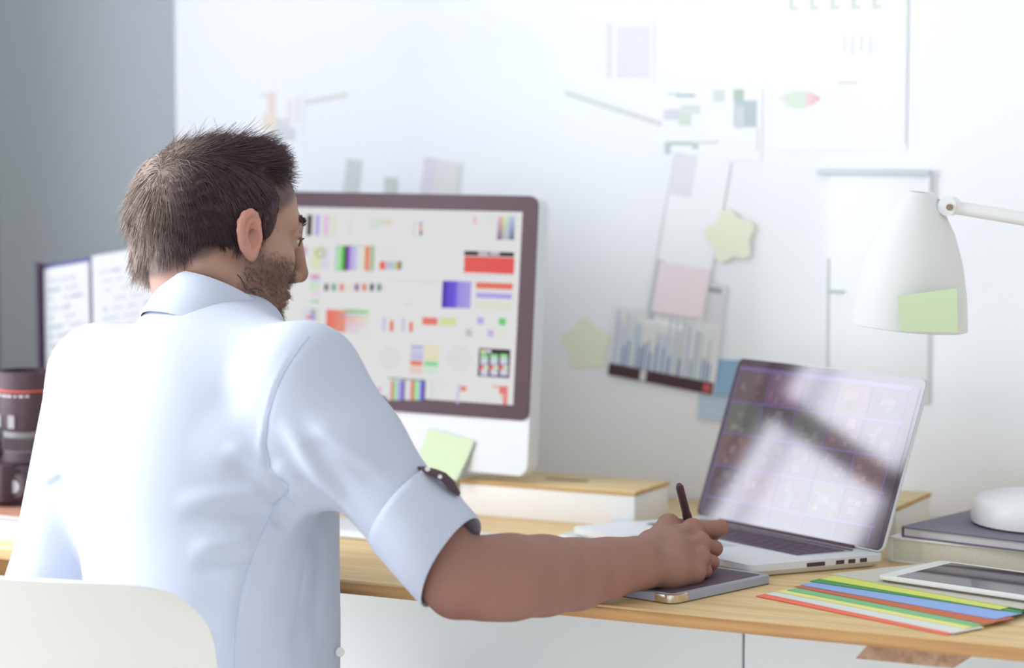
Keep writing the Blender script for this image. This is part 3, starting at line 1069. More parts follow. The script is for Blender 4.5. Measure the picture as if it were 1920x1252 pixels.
sheet('sticky_note', 'square pale green sticky note stuck on the white lamp shade', 'sticky note', MNn,
      [(-.037, -.010), (.034, .000), (.036, -.053), (-.033, -.053)], GREENN, curl=-.004)

# ---- colour papers, card, small tablet computer
PAPC = [((246, 126, 104), 'orange-red'), ((222, 226, 222), 'white'), ((232, 230, 150), 'pale yellow'), ((136, 196, 146), 'mid green'),
        ((206, 118, 92), 'brick red'), ((152, 180, 230), 'light blue'), ((92, 158, 104), 'dark green'), ((218, 224, 120), 'lime yellow')]
LE = [(.2525, .1234), (.2607, .1350), (.2682, .1500), (.2783, .1589), (.2813, .1755), (.2851, .1850), (.2888, .2059), (.2966, .2215)]
RE = [(.5183, .0100), (.5246, .0165), (.5301, .0416), (.5349, .0537), (.5452, .0654), (.5498, .0907), (.5629, .1340), (.5414, .1366)]
desc = ['orange-red paper strip, lowest and nearest the desk edge of the fanned papers', 'white paper strip between the orange-red and pale yellow papers',
        'pale yellow paper strip between the white and mid green papers', 'mid green paper strip between pale yellow and brick red papers',
        'brick red paper strip between mid green and light blue papers', 'light blue paper strip between brick red and dark green papers',
        'dark green paper strip between light blue and lime yellow papers', 'lime yellow paper strip, topmost of the fanned coloured papers']
for i in range(8):
    a, b = Vector(LE[i] + (0,)), Vector(RE[i] + (0,))
    d_ = (b - a).normalized()
    w_ = Vector((-d_.y, d_.x, 0))
    wd = .050 if i < 6 else .035
    z = DT + .0006 + i * .0011
    m_ = mat('paper_' + PAPC[i][1].replace(' ', '_').replace('-', '_'), PAPC[i][0], .8, spec=.1)
    th = .0009
    mb = MB()
    vs = [a, b, b + w_ * wd, a + w_ * wd]
    mb.add([v + Vector((0, 0, z)) for v in vs] + [v + Vector((0, 0, z + th)) for v in vs],
           [(0, 3, 2, 1), (4, 5, 6, 7), (0, 1, 5, 4), (1, 2, 6, 5), (2, 3, 7, 6), (3, 0, 4, 7)])
    tag(mb.build('paper_strip', m_), desc[i], 'paper', 'fanned coloured paper strips')
zc = DT + .0006 + 8 * .0011
CARD = mat('grey_card', (204, 202, 190), .8, spec=.1)
pts = [(.2994, .2500), (.5650, .1440), (.6400, .3260), (.3827, .3773)]
cd = MB()
cd.prism(pts, zc, zc + .0012)
tag(cd.build('card', CARD), 'grey-beige card sheet lying under the white tablet computer', 'card')
ip = empty('tablet_computer', (.47, .27, zc + .0012))
tag(ip, 'small white tablet computer with dark screen lying on the grey card', 'tablet')
MI = frame((.3645, .2260, zc + .0012), (math.cos(R(-15)), math.sin(R(-15)), 0), (math.cos(R(76)), math.sin(R(76)), 0))
child(MB().prism(rounded_rect(.003, .212, .003, .138, .010), 0, .003, MI).build('back_shell', mat('tablet_back', (128, 120, 112), .4, spec=.5), None), ip)
child(MB().prism(rounded_rect(0, .215, 0, .141, .011), .003, .0075, MI).build('frame', PLAST, None, bevel=.0012), ip)
child(MB().prism(rounded_rect(.022, .200, .010, .131, .001), .0075, .0078, MI).build('screen', mat('tablet_glass', (60, 52, 58), .06, spec=.9, ior=1.9), None), ip)

# ---- left end of the desk: magazines, camera, folders
for i, (lab, c, x0, x1, y0, y1, z0, h) in enumerate([
        ('white magazine lying at the bottom of the pile under the camera', (226, 226, 224), -1.06, -.742, .045, .290, 0, .016),
        ('printed grey magazine in the middle of the pile under the camera', (206, 208, 208), -1.07, -.748, .055, .295, .016, .006),
        ('orange-edged magazine on top of the pile under the camera', (206, 150, 128), -1.05, -.760, .075, .300, .022, .004)]):
    mg = empty('magazine', ((x0 + x1) / 2, (y0 + y1) / 2, DT + z0))
    tag(mg, lab, 'magazine', 'magazines under the camera')
    hx, hy = (x1 - x0) / 2, (y1 - y0) / 2
    MB().box(-hx + .001, hx - .001, -hy + .001, hy - .001, .0006, h - .0006).build('pages', mat('magazine_pages', (224, 224, 222), .9), mg)
    MB().box(-hx, hx, -hy, hy, 0, .0006).box(-hx, hx, -hy, hy, h - .0006, h).build('cover', mat('magazine_cover' + ('' if not i else '_%d' % i), c, .4, spec=.3, noise=(40, .3)), mg)
zc2 = DT + .026
cm = empty('camera', (-.885, .20, zc2))
tag(cm, 'black digital camera lying on its back with its long lens pointing up', 'camera')
CBK = mat('camera_black', (86, 68, 76), .5, spec=.3, noise=(90, .3))
CRB = mat('camera_rubber', (92, 80, 86), .7, spec=.2)
lx = -.874


def cl_(prof, name, m, x=lx, y=.205, z=zc2, n=40):
    return child(MB().lathe(prof, n, Matrix.Translation((x, y, z))).build(name, m, None, sm=35), cm)


child(MB().prism([(x - .900, y + .200) for x, y in rounded_rect(-.075, .068, -.052, .048, .014)], zc2, zc2 + .052).build('body', CBK, None, bevel=.006), cm)
child(MB().prism([(x - .962, y + .200) for x, y in rounded_rect(-.014, .022, -.050, .046, .010)], zc2 + .045, zc2 + .078).build('grip', CRB, None, bevel=.006), cm)
child(MB().prism([(x - .874, y + .146) for x, y in ((-.030, 0), (.030, 0), (.020, -.022), (-.020, -.022))], zc2 + .006, zc2 + .058).build('viewfinder', CBK, None, bevel=.004), cm)
dm_ = frame((-.845, .150, zc2 + .028), (1, 0, 0), (0, 0, 1))
child(MB().lathe([(.018, 0), (.018, .008), (.015, .011)], 28, dm_).build('mode_dial', CRB, None, sm=35), cm)
child(MB().lathe([(.009, .010), (.009, .0125), (.004, .0125)], 20, dm_).build('dial_cap', mat('dial_grey', (170, 168, 172), .4), None, sm=35), cm)
cl_([(.034, .050), (.036, .056), (.033, .066), (.031, .070)], 'lens_mount', CBK)
cl_([(.031, .068), (.0325, .070), (.0325, .098), (.031, .100)], 'zoom_ring', mat('ring_grey', (150, 148, 152), .5, noise=(60, .4)))
gr = MB()
for i in range(44):
    a = 2 * math.pi * i / 44
    Mg = Matrix.Translation((lx, .205, zc2)) @ Matrix.Rotation(a, 4, 'Z')
    gr.box(.0335, .0350, -.0014, .0014, .072, .090, Mg)
child(gr.build('grip_ribs', CRB, None), cm)
cl_([(.034, .099), (.037, .104), (.0375, .150), (.0372, .152)], 'lens_barrel', CBK)
cl_([(.0374, .1535), (.0384, .154), (.0384, .1565), (.0374, .157)], 'red_ring', mat('red_ring', (206, 96, 90), .4))
cl_([(.0376, .157), (.0380, .158), (.0372, .166), (.0376, .168), (.0376, .180), (.0350, .182), (.0345, .170), (.010, .166)], 'front_ring', CBK)
tx = MB()
for i, w in enumerate((.006, .004, .007, .005, .003, .006, .005)):
    a = R(-128 + i * 13)
    Mg = Matrix.Translation((lx, .205, zc2)) @ Matrix.Rotation(a, 4, 'Z')
    tx.box(.0376, .0379, -w / 2, w / 2, .1475, .1505, Mg)
child(tx.build('white_markings', mat('marking', (214, 210, 210), .5), None), cm)
MBs = MB()
for i in range(2):
    Mg = Matrix.Translation((lx, .205, zc2)) @ Matrix.Rotation(R(-125 + 40 * i), 4, 'Z')
    MBs.box(.037, .0395, -.005, .005, .104, .122, Mg)
child(MBs.build('switch_panel', mat('switch_grey', (160, 158, 162), .5), None), cm)

# folders leaning at the back of the left desk end
fo = empty('folder', (-1.0, .47, DT))
tag(fo, 'navy-edged open folder of white pages standing upright behind the camera', 'folder')
FX, FU = Vector((.97, .10, .17)).normalized(), Vector((-.16, .20, .96)).normalized()
MFo = frame((-1.015, .43, DT + .004), (.985, .04, .165), (-.14, .22, .965))
NAVY = mat('folder_navy', (104, 104, 150), .5)
child(MB().box(0, .215, 0, .345, -.004, -.002, MFo).build('cover', NAVY, None), fo)
child(MB().box(-.002, .002, 0, .345, -.003, .018, MFo).build('edge_strip', mat('folder_dark', (86, 76, 96), .5), None), fo)
PGM = mat('folder_page', (224, 228, 230), .8)
child(MB().box(.006, .088, .004, .335, -.001, .006, MFo).build('page_block', PGM, None), fo)
child(MB().box(.096, .208, .004, .342, -.001, .007, MFo).build('page_block', PGM, None), fo)
rg = random.Random(9)
lines_q = []
for j in range(20):
    y = .312 - j * .0145
    x = .014
    while x < .20:
        w = rg.uniform(.008, .03)
        if not (.080 < x + w and x < .10):
            lines_q.append(([MFo @ Vector(p) for p in ((x, y, .0075), (min(x + w, .2), y, .0075), (min(x + w, .2), y + .005, .0075), (x, y + .005, .0075))], (208, 212, 216) if rg.random() < .7 else (190, 196, 204)))
        x += w + rg.uniform(.003, .02)
child(tag(quads_mesh('page_print', lines_q, paper_mat()), kind='stuff'), fo)
MF2 = frame((-.905, .53, DT), (.99, .06, -.02), (.0, .16, .985))
f2_ = empty('folder', (-.85, .53, DT))
tag(f2_, 'plain white folder standing right of the navy folder behind man\'s shoulder', 'folder')
child(MB().box(0, .125, 0, .355, -.003, 0, MF2).box(0, .003, 0, .355, 0, .016, MF2).build('cover', mat('folder_white', (216, 222, 222), .6), None), f2_)
child(MB().box(.005, .118, .004, .348, .001, .012, MF2).build('page_block', PGM, None), f2_)
# ================================================================== THINGS PINNED TO THE WALL
YW = 0.79


def wall(x, z, rot=0.0, off=.0006, lean=0.0):
    """frame on the wall: x right, y up, z out of the wall"""
    M = Matrix.Translation((x, YW - off, z)) @ Matrix.Rotation(R(90) + lean, 4, 'X') @ Matrix.Rotation(rot, 4, 'Z')
    return M


PAPER = mat('wall_paper_sheet', (244, 248, 252), .85, spec=.1)
PAPER2 = mat('paper_cool', (226, 230, 234), .85, spec=.1)


def pinned(name, label, cat, x, z, w, h, rot=0.0, off=.0008, quads=(), mt=None, curl=.0, group=None, tape=False):
    """sheet with its top left corner at x, z; quads in mm of the sheet (from its top left, y down)"""
    M = wall(x, z, rot, off)
    e = empty(name, (x, YW, z))
    tag(e, label, cat, group)
    o = sheet('paper', None, None, M, [(0, 0), (w, 0), (w, -h), (0, -h)], mt or PAPER, .0004, curl=curl or 1e-9)
    child(o, e)
    if quads:
        Q = []
        for i, (x0, y0, x1, y1, c) in enumerate(quads):
            if min(c) > 125 and max(c) - min(c) < 60:
                c = tuple(v + (244 - v) * .30 for v in c)      # overexposure painted in: prints washed towards white
            def zz(y):
                t = (y / 1000) / h
                return curl * t * t + .0007 + i * .00001
            Q.append(([M @ Vector((a / 1000, -b / 1000, zz(b))) for a, b in ((x0, y1), (x1, y1), (x1, y0), (x0, y0))], c))
        child(tag(quads_mesh('print', Q, paper_mat()), kind='stuff'), e)
    return e


rg = random.Random(4)
# big wall planner, upper right
q = [(17 + 31 * i, 116, 23 + 31 * i, 141, (210, 216, 214)) for i in range(5)] + [(23 + 31 * i, 135, 31 + 31 * i, 141, (216, 222, 220)) for i in range(5)]
q += [(98 + 13 * i, 178, 102 + 13 * i, 200 + 4 * (i % 2), (224, 225, 226)) for i in range(4)]
q += [(190, 0, 193, 330, (216, 222, 221)), (92, 242, 120, 245, (206, 206, 210))]
q += [(2 + 7 * k, 254 + abs(k - 4) ** 2 * .5, 9 + 7 * k, 280 - abs(k - 4) ** 2 * .7, c) for k, c in enumerate([(222, 228, 222)] * 2 + [(212, 232, 212)] * 3 + [(214, 232, 212), (240, 206, 206), (238, 190, 192), (226, 180, 184)])]
pinned('wall_planner', 'large white wall planner with small ellipse chart near its corner', 'poster', .017, 1.592, .194, .338, 0, quads=q)
# lilac print
pinned('print_sheet', 'white sheet with faint lilac block, high on the wall', 'paper', -.262, 1.445, .086, .095, 0,
       quads=[(8, 6, 20, 88, (224, 228, 226)), (26, 12, 80, 88, (226, 226, 233))])
# collage of prints with dark pieces
q = [(8, 6, 28, 10, (196, 214, 210)), (22, 8, 52, 13, (160, 186, 184)), (80, 2, 98, 20, (206, 218, 216)), (112, 2, 128, 20, (162, 186, 174)),
     (113, 18, 148, 56, (168, 190, 194)), (116, 26, 128, 58, (198, 208, 216)), (2, 30, 30, 46, (206, 212, 226)), (26, 36, 46, 54, (196, 222, 200)), (30, 24, 60, 38, (212, 222, 222)),
     (6, 78, 52, 82, (140, 172, 170)), (4, 80, 14, 96, (178, 192, 196)), (48, 78, 58, 88, (180, 196, 196)), (60, 76, 90, 80, (208, 220, 216)), (148, 56, 151, 90, (214, 222, 222))]
pinned('photo_collage', 'white print of dark and greenish shapes pinned beside the wall planner', 'photo', -.162, 1.342, .156, .105, 0, quads=q)
# long diagonal grey strip
M_ = wall(-.320, 1.340, R(-16.5), .0008)
sheet('paper_strip', 'narrow pale grey strip running diagonally beside the photo collage', 'paper', M_, [(0, 0), (.168, 0), (.168, -.007), (0, -.007)],
      mat('strip_grey', (218, 223, 222), .85))
# print behind the man's head
q = [(10, 8, 26, 13, (214, 220, 220)), (24, 4, 40, 60, (238, 214, 208)), (14, 40, 44, 66, (236, 224, 206)), (40, 46, 62, 76, (212, 216, 222)), (50, 60, 78, 80, (206, 212, 220)), (62, 14, 70, 62, (226, 226, 232)), (78, 10, 84, 50, (222, 222, 230))]
pinned('photo_print', 'pale photo print with pink patch above the man\'s hair', 'photo', -.868, 1.345, .092, .092, R(-2), quads=q)
M_ = wall(-.775, 1.326, R(9), .0008)
sheet('paper_strip', 'thin beige paper strip above the pale photo print', 'paper', M_, [(0, 0), (.078, 0), (.078, -.006), (0, -.006)], mat('strip_beige', (222, 222, 216), .85))
# three sheets peeping over the computer
for x, z, w, h, rot, c, lab, stripe in [
        (-.699, 1.236, .028, .10, R(-8), (210, 218, 216), 'narrow grey-green paper peeping over the computer, nearest the man', None),
        (-.632, 1.207, .024, .08, R(0), (206, 212, 210), 'small grey paper peeping over the computer between two others', None),
        (-.560, 1.240, .068, .13, R(-9), (229, 230, 231), 'white paper with lilac stripe peeping over the computer', (216, 214, 230))]:
    pinned('paper_sheet', lab, 'paper', x, z, w, h, rot, quads=[(2, 2, 22, h * 1000 - 2, stripe), (62, 2, 66, h * 1000 - 2, (212, 219, 218))] if stripe else (),
           mt=mat('sheet_%d' % c[0], c, .85), group=None)
# tall sheet behind the striped photo
pinned('paper_sheet', 'tall white paper sheet behind the pink sticky note', 'paper', -.142, 1.250, .090, .255, R(-10), .002,
       quads=[(0, 0, 38, 62, (222, 226, 234)), (0, 60, 3, 250, (206, 214, 214)), (0, 160, 14, 250, (176, 188, 190))], curl=.003)  # grey strips down the left paint in the shade along its edge
pinned('photo_print', 'grey photo print half hidden under the pink sticky note', 'photo', -.098, 1.062, .042, .128, R(-7), .003,
       quads=[(14, 6, 34, 14, (138, 136, 138)), (8, 14, 38, 120, (216, 218, 224)), (2, 60, 10, 120, (204, 196, 198))], mt=PAPER2)
q = [(0, 0, 172, 105, (224, 228, 230))]
x = 4.0
pal = [(176, 190, 214), (196, 210, 214), (228, 230, 226), (226, 229, 224), (186, 200, 214), (212, 222, 220), (150, 176, 206), (222, 226, 226), (190, 206, 208), (206, 214, 226), (170, 190, 204), (230, 231, 228)]
while x < 162:
    w = rg.uniform(2.0, 6.5)
    y0 = rg.uniform(2, 30)
    q.append((x, y0, x + w, 86, rg.choice(pal)))
    if rg.random() < .35:
        q.append((x, rg.uniform(40, 60), x + w * .6, 86, (120, 140, 190)))
    x += w + rg.uniform(0, 1.5)
q += [(0, 86, 170, 104, (86, 66, 74)), (52, 87, 62, 103, (206, 214, 212)), (154, 89, 166, 101, (206, 104, 104))]
pinned('photo_print', 'photo print of pale blue upright stripes above a black band', 'photo', -.233, 1.021, .170, .105, R(-7.5), .0045, quads=q)
# sticky notes
sheet('sticky_note', 'pale pink sticky note on the wall above the striped photo', 'sticky note', wall(-.1625, 1.089, R(-7), .0062), [(0, 0), (.082, 0), (.078, -.072), (-.003, -.074)], PINKN, curl=.004)
sheet('sticky_note', 'blue sticky note right of the striped photo, behind the laptop lid', 'sticky note', wall(-.078, .948, R(0), .0020), [(0, 0), (.044, 0), (.044, -.052), (0, -.052)], BLUED, curl=.003)
sheet('sticky_note', 'light blue sticky note below the striped photo, behind the laptop lid', 'sticky note', wall(-.101, .902, R(0), .0016), [(0, 0), (.060, 0), (.060, -.042), (0, -.042)], BLUEL, curl=.003)


def star(M, r, name, label):
    pts = []
    for i in range(40):
        a = 2 * math.pi * i / 40
        rr = r * (.87 + .13 * math.cos(5 * a))
        pts.append((rr * math.sin(a), rr * math.cos(a)))
    pts.reverse()
    return sheet(name, label, 'sticky note', M, pts, GREENP)


star(wall(-.052, 1.128, R(10), .0060), .041, 'sticky_note', 'pale green star-shaped sticky note right of the tall paper sheet')
star(wall(-.284, .960, R(4), .0010), .042, 'sticky_note', 'pale green star-shaped sticky note beside the desktop computer')
# board with a metal top rail
wb = empty('wall_board', (.17, YW, 1.08))
tag(wb, 'white wall board with grey top rail between planner and lamp', 'board')
M_ = wall(0, 0)
bx = MB().box(.100, .247, YW - .006, YW, .90, 1.222)
child(bx.build('panel', mat('board_white', (243, 247, 251), .6), None, bevel=.0015), wb)
child(MB().box(.081, .247, YW - .012, YW - .0005, 1.219, 1.227).build('top_rail', mat('rail_grey', (206, 214, 220), .5), None, bevel=.001), wb)
child(MB().box(.097, .100, YW - .007, YW - .0005, .92, 1.10).build('edge_trim', mat('trim_pale', (214, 221, 223), .5), None), wb)
child(MB().box(.100, .122, YW - .010, YW - .006, 1.052, 1.056).build('clip', mat('clip_grey', (196, 206, 206), .5), None), wb)
child(MB().box(.245, .248, YW - .008, YW - .0005, 1.16, 1.222).build('edge_trim', MATS['trim_pale'], None), wb)
# ================================================================== PERSON: implicit surfaces
class Field:
    """signed distance volume; shapes are blended into their own neighbourhood only"""

    def __init__(self, lo, hi, h, pad=0.03):
        self.pad = pad
        self.lo = np.array(lo, np.float32)
        self.h = h
        self.n = np.ceil((np.array(hi) - np.array(lo)) / h).astype(int) + 1
        self.d = np.full(self.n, 0.25, np.float32)

    def block(self, lo, hi):
        a = np.clip(np.floor((np.array(lo) - self.lo) / self.h).astype(int), 0, self.n - 1)
        b = np.clip(np.ceil((np.array(hi) - self.lo) / self.h).astype(int) + 1, 1, self.n)
        sl = tuple(slice(a[i], max(b[i], a[i] + 1)) for i in range(3))
        ax = [(self.lo[i] + self.h * np.arange(sl[i].start, sl[i].stop)).astype(np.float32) for i in range(3)]
        return sl, ax[0][:, None, None], ax[1][None, :, None], ax[2][None, None, :]

    def put(self, lo, hi, fn, k=0.0, op='add'):
        pad = self.pad + k
        sl, X, Y, Z = self.block(np.array(lo) - pad, np.array(hi) + pad)
        q = fn(X, Y, Z)
        d = self.d[sl]
        if op == 'sub':
            q = -q
            if k:
                hh = np.maximum(k - np.abs(d - q), 0) / k
                self.d[sl] = np.maximum(d, q) + hh * hh * k * 0.25
            else:
                self.d[sl] = np.maximum(d, q)
        elif op == 'bump':          # move the surface outwards by k where fn is 1
            self.d[sl] = d - fn(X, Y, Z)
        else:
            if k:
                hh = np.maximum(k - np.abs(d - q), 0) / k
                self.d[sl] = np.minimum(d, q) - hh * hh * k * 0.25
            else:
                self.d[sl] = np.minimum(d, q)

    def cone(self, a, b, r1, r2, k=0.01, op='add', flat=None):
        a, b = np.array(a, float), np.array(b, float)
        ba = b - a
        L = float(ba @ ba) + 1e-12
        rm = max(r1, r2)

        def fn(X, Y, Z):
            px, py, pz = X - a[0], Y - a[1], Z - a[2]
            t = np.clip((px * ba[0] + py * ba[1] + pz * ba[2]) / L, 0, 1)
            return np.sqrt((px - t * ba[0]) ** 2 + (py - t * ba[1]) ** 2 + (pz - t * ba[2]) ** 2) - (r1 + t * (r2 - r1))
        self.put(np.minimum(a, b) - rm, np.maximum(a, b) + rm, fn, k, op)

    def chain(self, pts, rad, k=0.01, op='add'):
        for i in range(len(pts) - 1):
            self.cone(pts[i], pts[i + 1], rad[i], rad[i + 1], k, op)

    def ell(self, c, r, A=None, k=0.01, op='add'):
        """ellipsoid; rows of A are its axes"""
        c, r = np.array(c, float), np.array(r, float)
        A = np.eye(3) if A is None else np.array(A, float)
        rm = np.sqrt((A ** 2 * (r[:, None] ** 2)).sum(0))

        def fn(X, Y, Z):
            px, py, pz = X - c[0], Y - c[1], Z - c[2]
            u = [A[i, 0] * px + A[i, 1] * py + A[i, 2] * pz for i in range(3)]
            k0 = np.sqrt(sum((u[i] / r[i]) ** 2 for i in range(3)))
            k1 = np.sqrt(sum((u[i] / r[i] ** 2) ** 2 for i in range(3))) + 1e-9
            return k0 * (k0 - 1) / k1
        self.put(c - rm, c + rm, fn, k, op)

    def halfspace(self, p, n, lo, hi, k=0.0):
        """remove what lies on the side n points to, inside a box"""
        p, n = np.array(p, float), np.array(n, float)
        n = n / np.linalg.norm(n)
        sl, X, Y, Z = self.block(lo, hi)
        q = -((X - p[0]) * n[0] + (Y - p[1]) * n[1] + (Z - p[2]) * n[2])
        d = self.d[sl]
        self.d[sl] = np.maximum(d, -q)

    def ridge(self, pts, w, amp):
        """raise (amp > 0) or sink (amp < 0) the surface along a line: cloth folds, tendons, creases"""
        pts = [np.array(p, float) for p in pts]
        lo, hi = np.min(pts, 0) - 2.2 * w, np.max(pts, 0) + 2.2 * w
        sl, X, Y, Z = self.block(lo, hi)
        best = None
        n = len(pts) - 1
        for i in range(n):
            a, ba = pts[i], pts[i + 1] - pts[i]
            L = float(ba @ ba) + 1e-12
            px, py, pz = X - a[0], Y - a[1], Z - a[2]
            t = np.clip((px * ba[0] + py * ba[1] + pz * ba[2]) / L, 0, 1)
            q = (px - t * ba[0]) ** 2 + (py - t * ba[1]) ** 2 + (pz - t * ba[2]) ** 2
            s = (i + t) / n
            falloff = np.clip(np.minimum(s, 1 - s) * 3.3, 0.0, 1)
            falloff = falloff * falloff * (3 - 2 * falloff)
            e = np.exp(-q / (w * w)) * falloff
            best = e if best is None else np.maximum(best, e)
        self.d[sl] -= (amp * best).astype(np.float32)

    def mesh(self):
        """naive surface nets"""
        d, n = self.d, self.n
        s = (d < 0)
        c = np.zeros(n - 1, np.uint8)
        for i in (0, 1):
            for j in (0, 1):
                for k in (0, 1):
                    c += s[i:n[0] - 1 + i, j:n[1] - 1 + j, k:n[2] - 1 + k]
        act = (c > 0) & (c < 8)
        idx = np.argwhere(act)
        flat = np.ravel_multi_index(idx.T, n - 1)
        acc = np.zeros((len(idx), 3), np.float32)
        cnt = np.zeros(len(idx), np.float32)
        corners = [(0, 0, 0), (1, 0, 0), (0, 1, 0), (1, 1, 0), (0, 0, 1), (1, 0, 1), (0, 1, 1), (1, 1, 1)]
        val = [d[idx[:, 0] + a, idx[:, 1] + b, idx[:, 2] + e] for a, b, e in corners]
        for i in range(8):
            for ax in range(3):
                if corners[i][ax] == 0:
                    j = i + (1 << ax)
                    va, vb = val[i], val[j]
                    cross = (va < 0) != (vb < 0)
                    t = np.where(cross, va / np.where(cross, va - vb, 1), 0)
                    p = np.array(corners[i], np.float32)[None, :].repeat(len(idx), 0)
                    p[:, ax] += t
                    acc += p * cross[:, None]
                    cnt += cross
        V = (idx + acc / cnt[:, None]) * self.h + self.lo
        faces = []
        m = n - 1
        for ax in range(3):
            sl0 = [slice(1, n[i] - 1) for i in range(3)]
            sl1 = [slice(1, n[i] - 1) for i in range(3)]
            sl0[ax] = slice(0, n[ax] - 1)
            sl1[ax] = slice(1, n[ax])
            a, b = s[tuple(sl0)], s[tuple(sl1)]
            e = np.argwhere(a != b)
            off = np.array([1, 1, 1])
            off[ax] = 0
            g = e + off
            ins = a[tuple(e.T)]
            u, v = [(1, 2), (2, 0), (0, 1)][ax]
            q = []
            for du, dv in ((1, 1), (0, 1), (0, 0), (1, 0)):
                h2 = g.copy()
                h2[:, u] -= du
                h2[:, v] -= dv
                q.append(np.searchsorted(flat, np.ravel_multi_index(h2.T, m)))
            q = np.stack(q, 1)
            q[~ins] = q[~ins][:, ::-1]
            faces.append(q)
        return V.astype(np.float32), np.concatenate(faces).astype(np.int32)


def np_mesh(name, V, F, m=None, parent=None, sm=True, fv=4):
    me = bpy.data.meshes.new(name)
    me.vertices.add(len(V))
    me.vertices.foreach_set('co', np.asarray(V, np.float32).ravel())
    F = np.asarray(F, np.int32)
    me.loops.add(F.size)
    me.loops.foreach_set('vertex_index', F.ravel())
    me.polygons.add(len(F))
    me.polygons.foreach_set('loop_start', np.arange(0, F.size, F.shape[1], dtype=np.int32))
    me.update(calc_edges=True)
    me.validate()
    if sm:
        smooth(me)
    if m:
        me.materials.append(m)
    o = bpy.data.objects.new(name, me)
    COL.objects.link(o)
    if parent:
        o.parent = parent
    return o


def vcol(o, cols, attr='paint'):
    a = o.data.color_attributes.new(attr, 'FLOAT_COLOR', 'POINT')
    c = np.concatenate([cols, np.ones((len(cols), 1))], 1).astype(np.float32)
    a.data.foreach_set('color', c.ravel())


def biggest_piece(V, F):
    """drop stray specks of the volume, keep the connected figure"""
    par = np.arange(len(V))
    lab = np.arange(len(V))
    e = np.concatenate([F[:, [0, 1]], F[:, [1, 2]], F[:, [2, 3]], F[:, [3, 0]]])
    for _ in range(400):
        m = np.minimum(lab[e[:, 0]], lab[e[:, 1]])
        old = lab.copy()
        np.minimum.at(lab, e[:, 0], m)
        np.minimum.at(lab, e[:, 1], m)
        lab = lab[lab]
        if (lab == old).all():
            break
    u, c = np.unique(lab, return_counts=True)
    keep = lab == u[c.argmax()]
    new = np.cumsum(keep) - 1
    return V[keep], new[F[keep[F[:, 0]]]]
for _k in J:
    J[_k] = np.array(J[_k])
UP = np.array([0, 0, 1.0])

# frames -------------------------------------------------------------------
HAZ, HPITCH, HROLL = R(37.5), R(13), R(0)
h_fw = np.array([math.sin(HAZ) * math.cos(HPITCH), math.cos(HAZ) * math.cos(HPITCH), -math.sin(HPITCH)])
h_rt = np.array([math.cos(HAZ), -math.sin(HAZ), 0.0])
h_up = np.cross(h_rt, h_fw)
HA = np.stack([h_rt, h_fw, h_up])           # rows: right, forward, up
HO = J['head_o']


def H(x, y, z):
    return HO + x * h_rt + y * h_fw + z * h_up


t_rt = J['rsh'] - J['lsh']
t_rt[2] *= 0.4
t_rt /= np.linalg.norm(t_rt)
t_fw = np.cross(UP, t_rt)
t_fw /= np.linalg.norm(t_fw)
t_up = np.cross(t_rt, t_fw)
TA = np.stack([t_rt, t_fw, t_up])
MS = (J['rsh'] + J['lsh']) / 2               # middle of the shoulders


def T(p, x, y, z):
    return np.array(p) + x * t_rt + y * t_fw + z * t_up


# ---------------------------------------------------------------- body (skin)
B = Field((-0.76, -0.37, 0.54), (0.24, 0.34, 1.30), 0.002)
# skull and face, drawn in the head's own frame (eye line z = 0)
B.ell(H(0, -.014, .026), (.0745, .093, .0665), HA, 0)
B.ell(H(0, .036, .030), (.059, .046, .047), HA, .03)
B.ell(H(0, .034, -.038), (.058, .055, .068), HA, .03)
B.ell(H(0, .026, -.078), (.047, .056, .037), HA, .02)
for s in (-1, 1):
    B.cone(H(s * .054, -.004, -.055), H(s * .018, .077, -.109), .017, .0155, .02)
    B.cone(H(s * .008, .0885, .0205), H(s * .046, .071, .0185), .0105, .0090, .014)
    B.ell(H(s * .046, .060, -.024), (.021, .022, .019), HA, .02)
    B.ell(H(s * .024, .073, -.036), (.020, .019, .024), HA, .016)
    B.ell(H(s * .034, .097, -.001), (.0150, .0095, .0090), HA, .008, 'sub')
    B.ell(H(s * .032, .0775, -.001), (.0128, .0128, .0125), HA, .003)
    B.ell(H(s * .032, .0812, .0055), (.0150, .0105, .0050), HA, .003)
    B.ell(H(s * .032, .0805, -.0075), (.0145, .0095, .0042), HA, .003)
B.ell(H(0, .081, -.110), (.021, .017, .016), HA, .014)
B.cone(H(0, .0935, .014), H(0, .1120, -.036), .0078, .0100, .013)
B.ell(H(0, .1125, -.0405), (.0108, .0098, .0095), HA, .006)
for s in (-1, 1):
    B.ell(H(s * .0130, .1010, -.0450), (.0082, .0105, .0075), HA, .006)
    B.ell(H(s * .0065, .1045, -.0520), (.0035, .0055, .0040), HA, .003, 'sub')
B.ell(H(0, .077, -.070), (.032, .021, .025), HA, .014)
B.ell(H(0, .0975, -.0705), (.020, .0068, .0052), HA, .005)
B.ell(H(0, .0955, -.0805), (.017, .0068, .0058), HA, .005)
B.ridge([H(-.022, .096, -.0755), H(0, .1030, -.0755), H(.022, .096, -.0755)], .0022, -.0025)
B.ell(H(0, .100, -.091), (.016, .008, .006), HA, .008, 'sub')


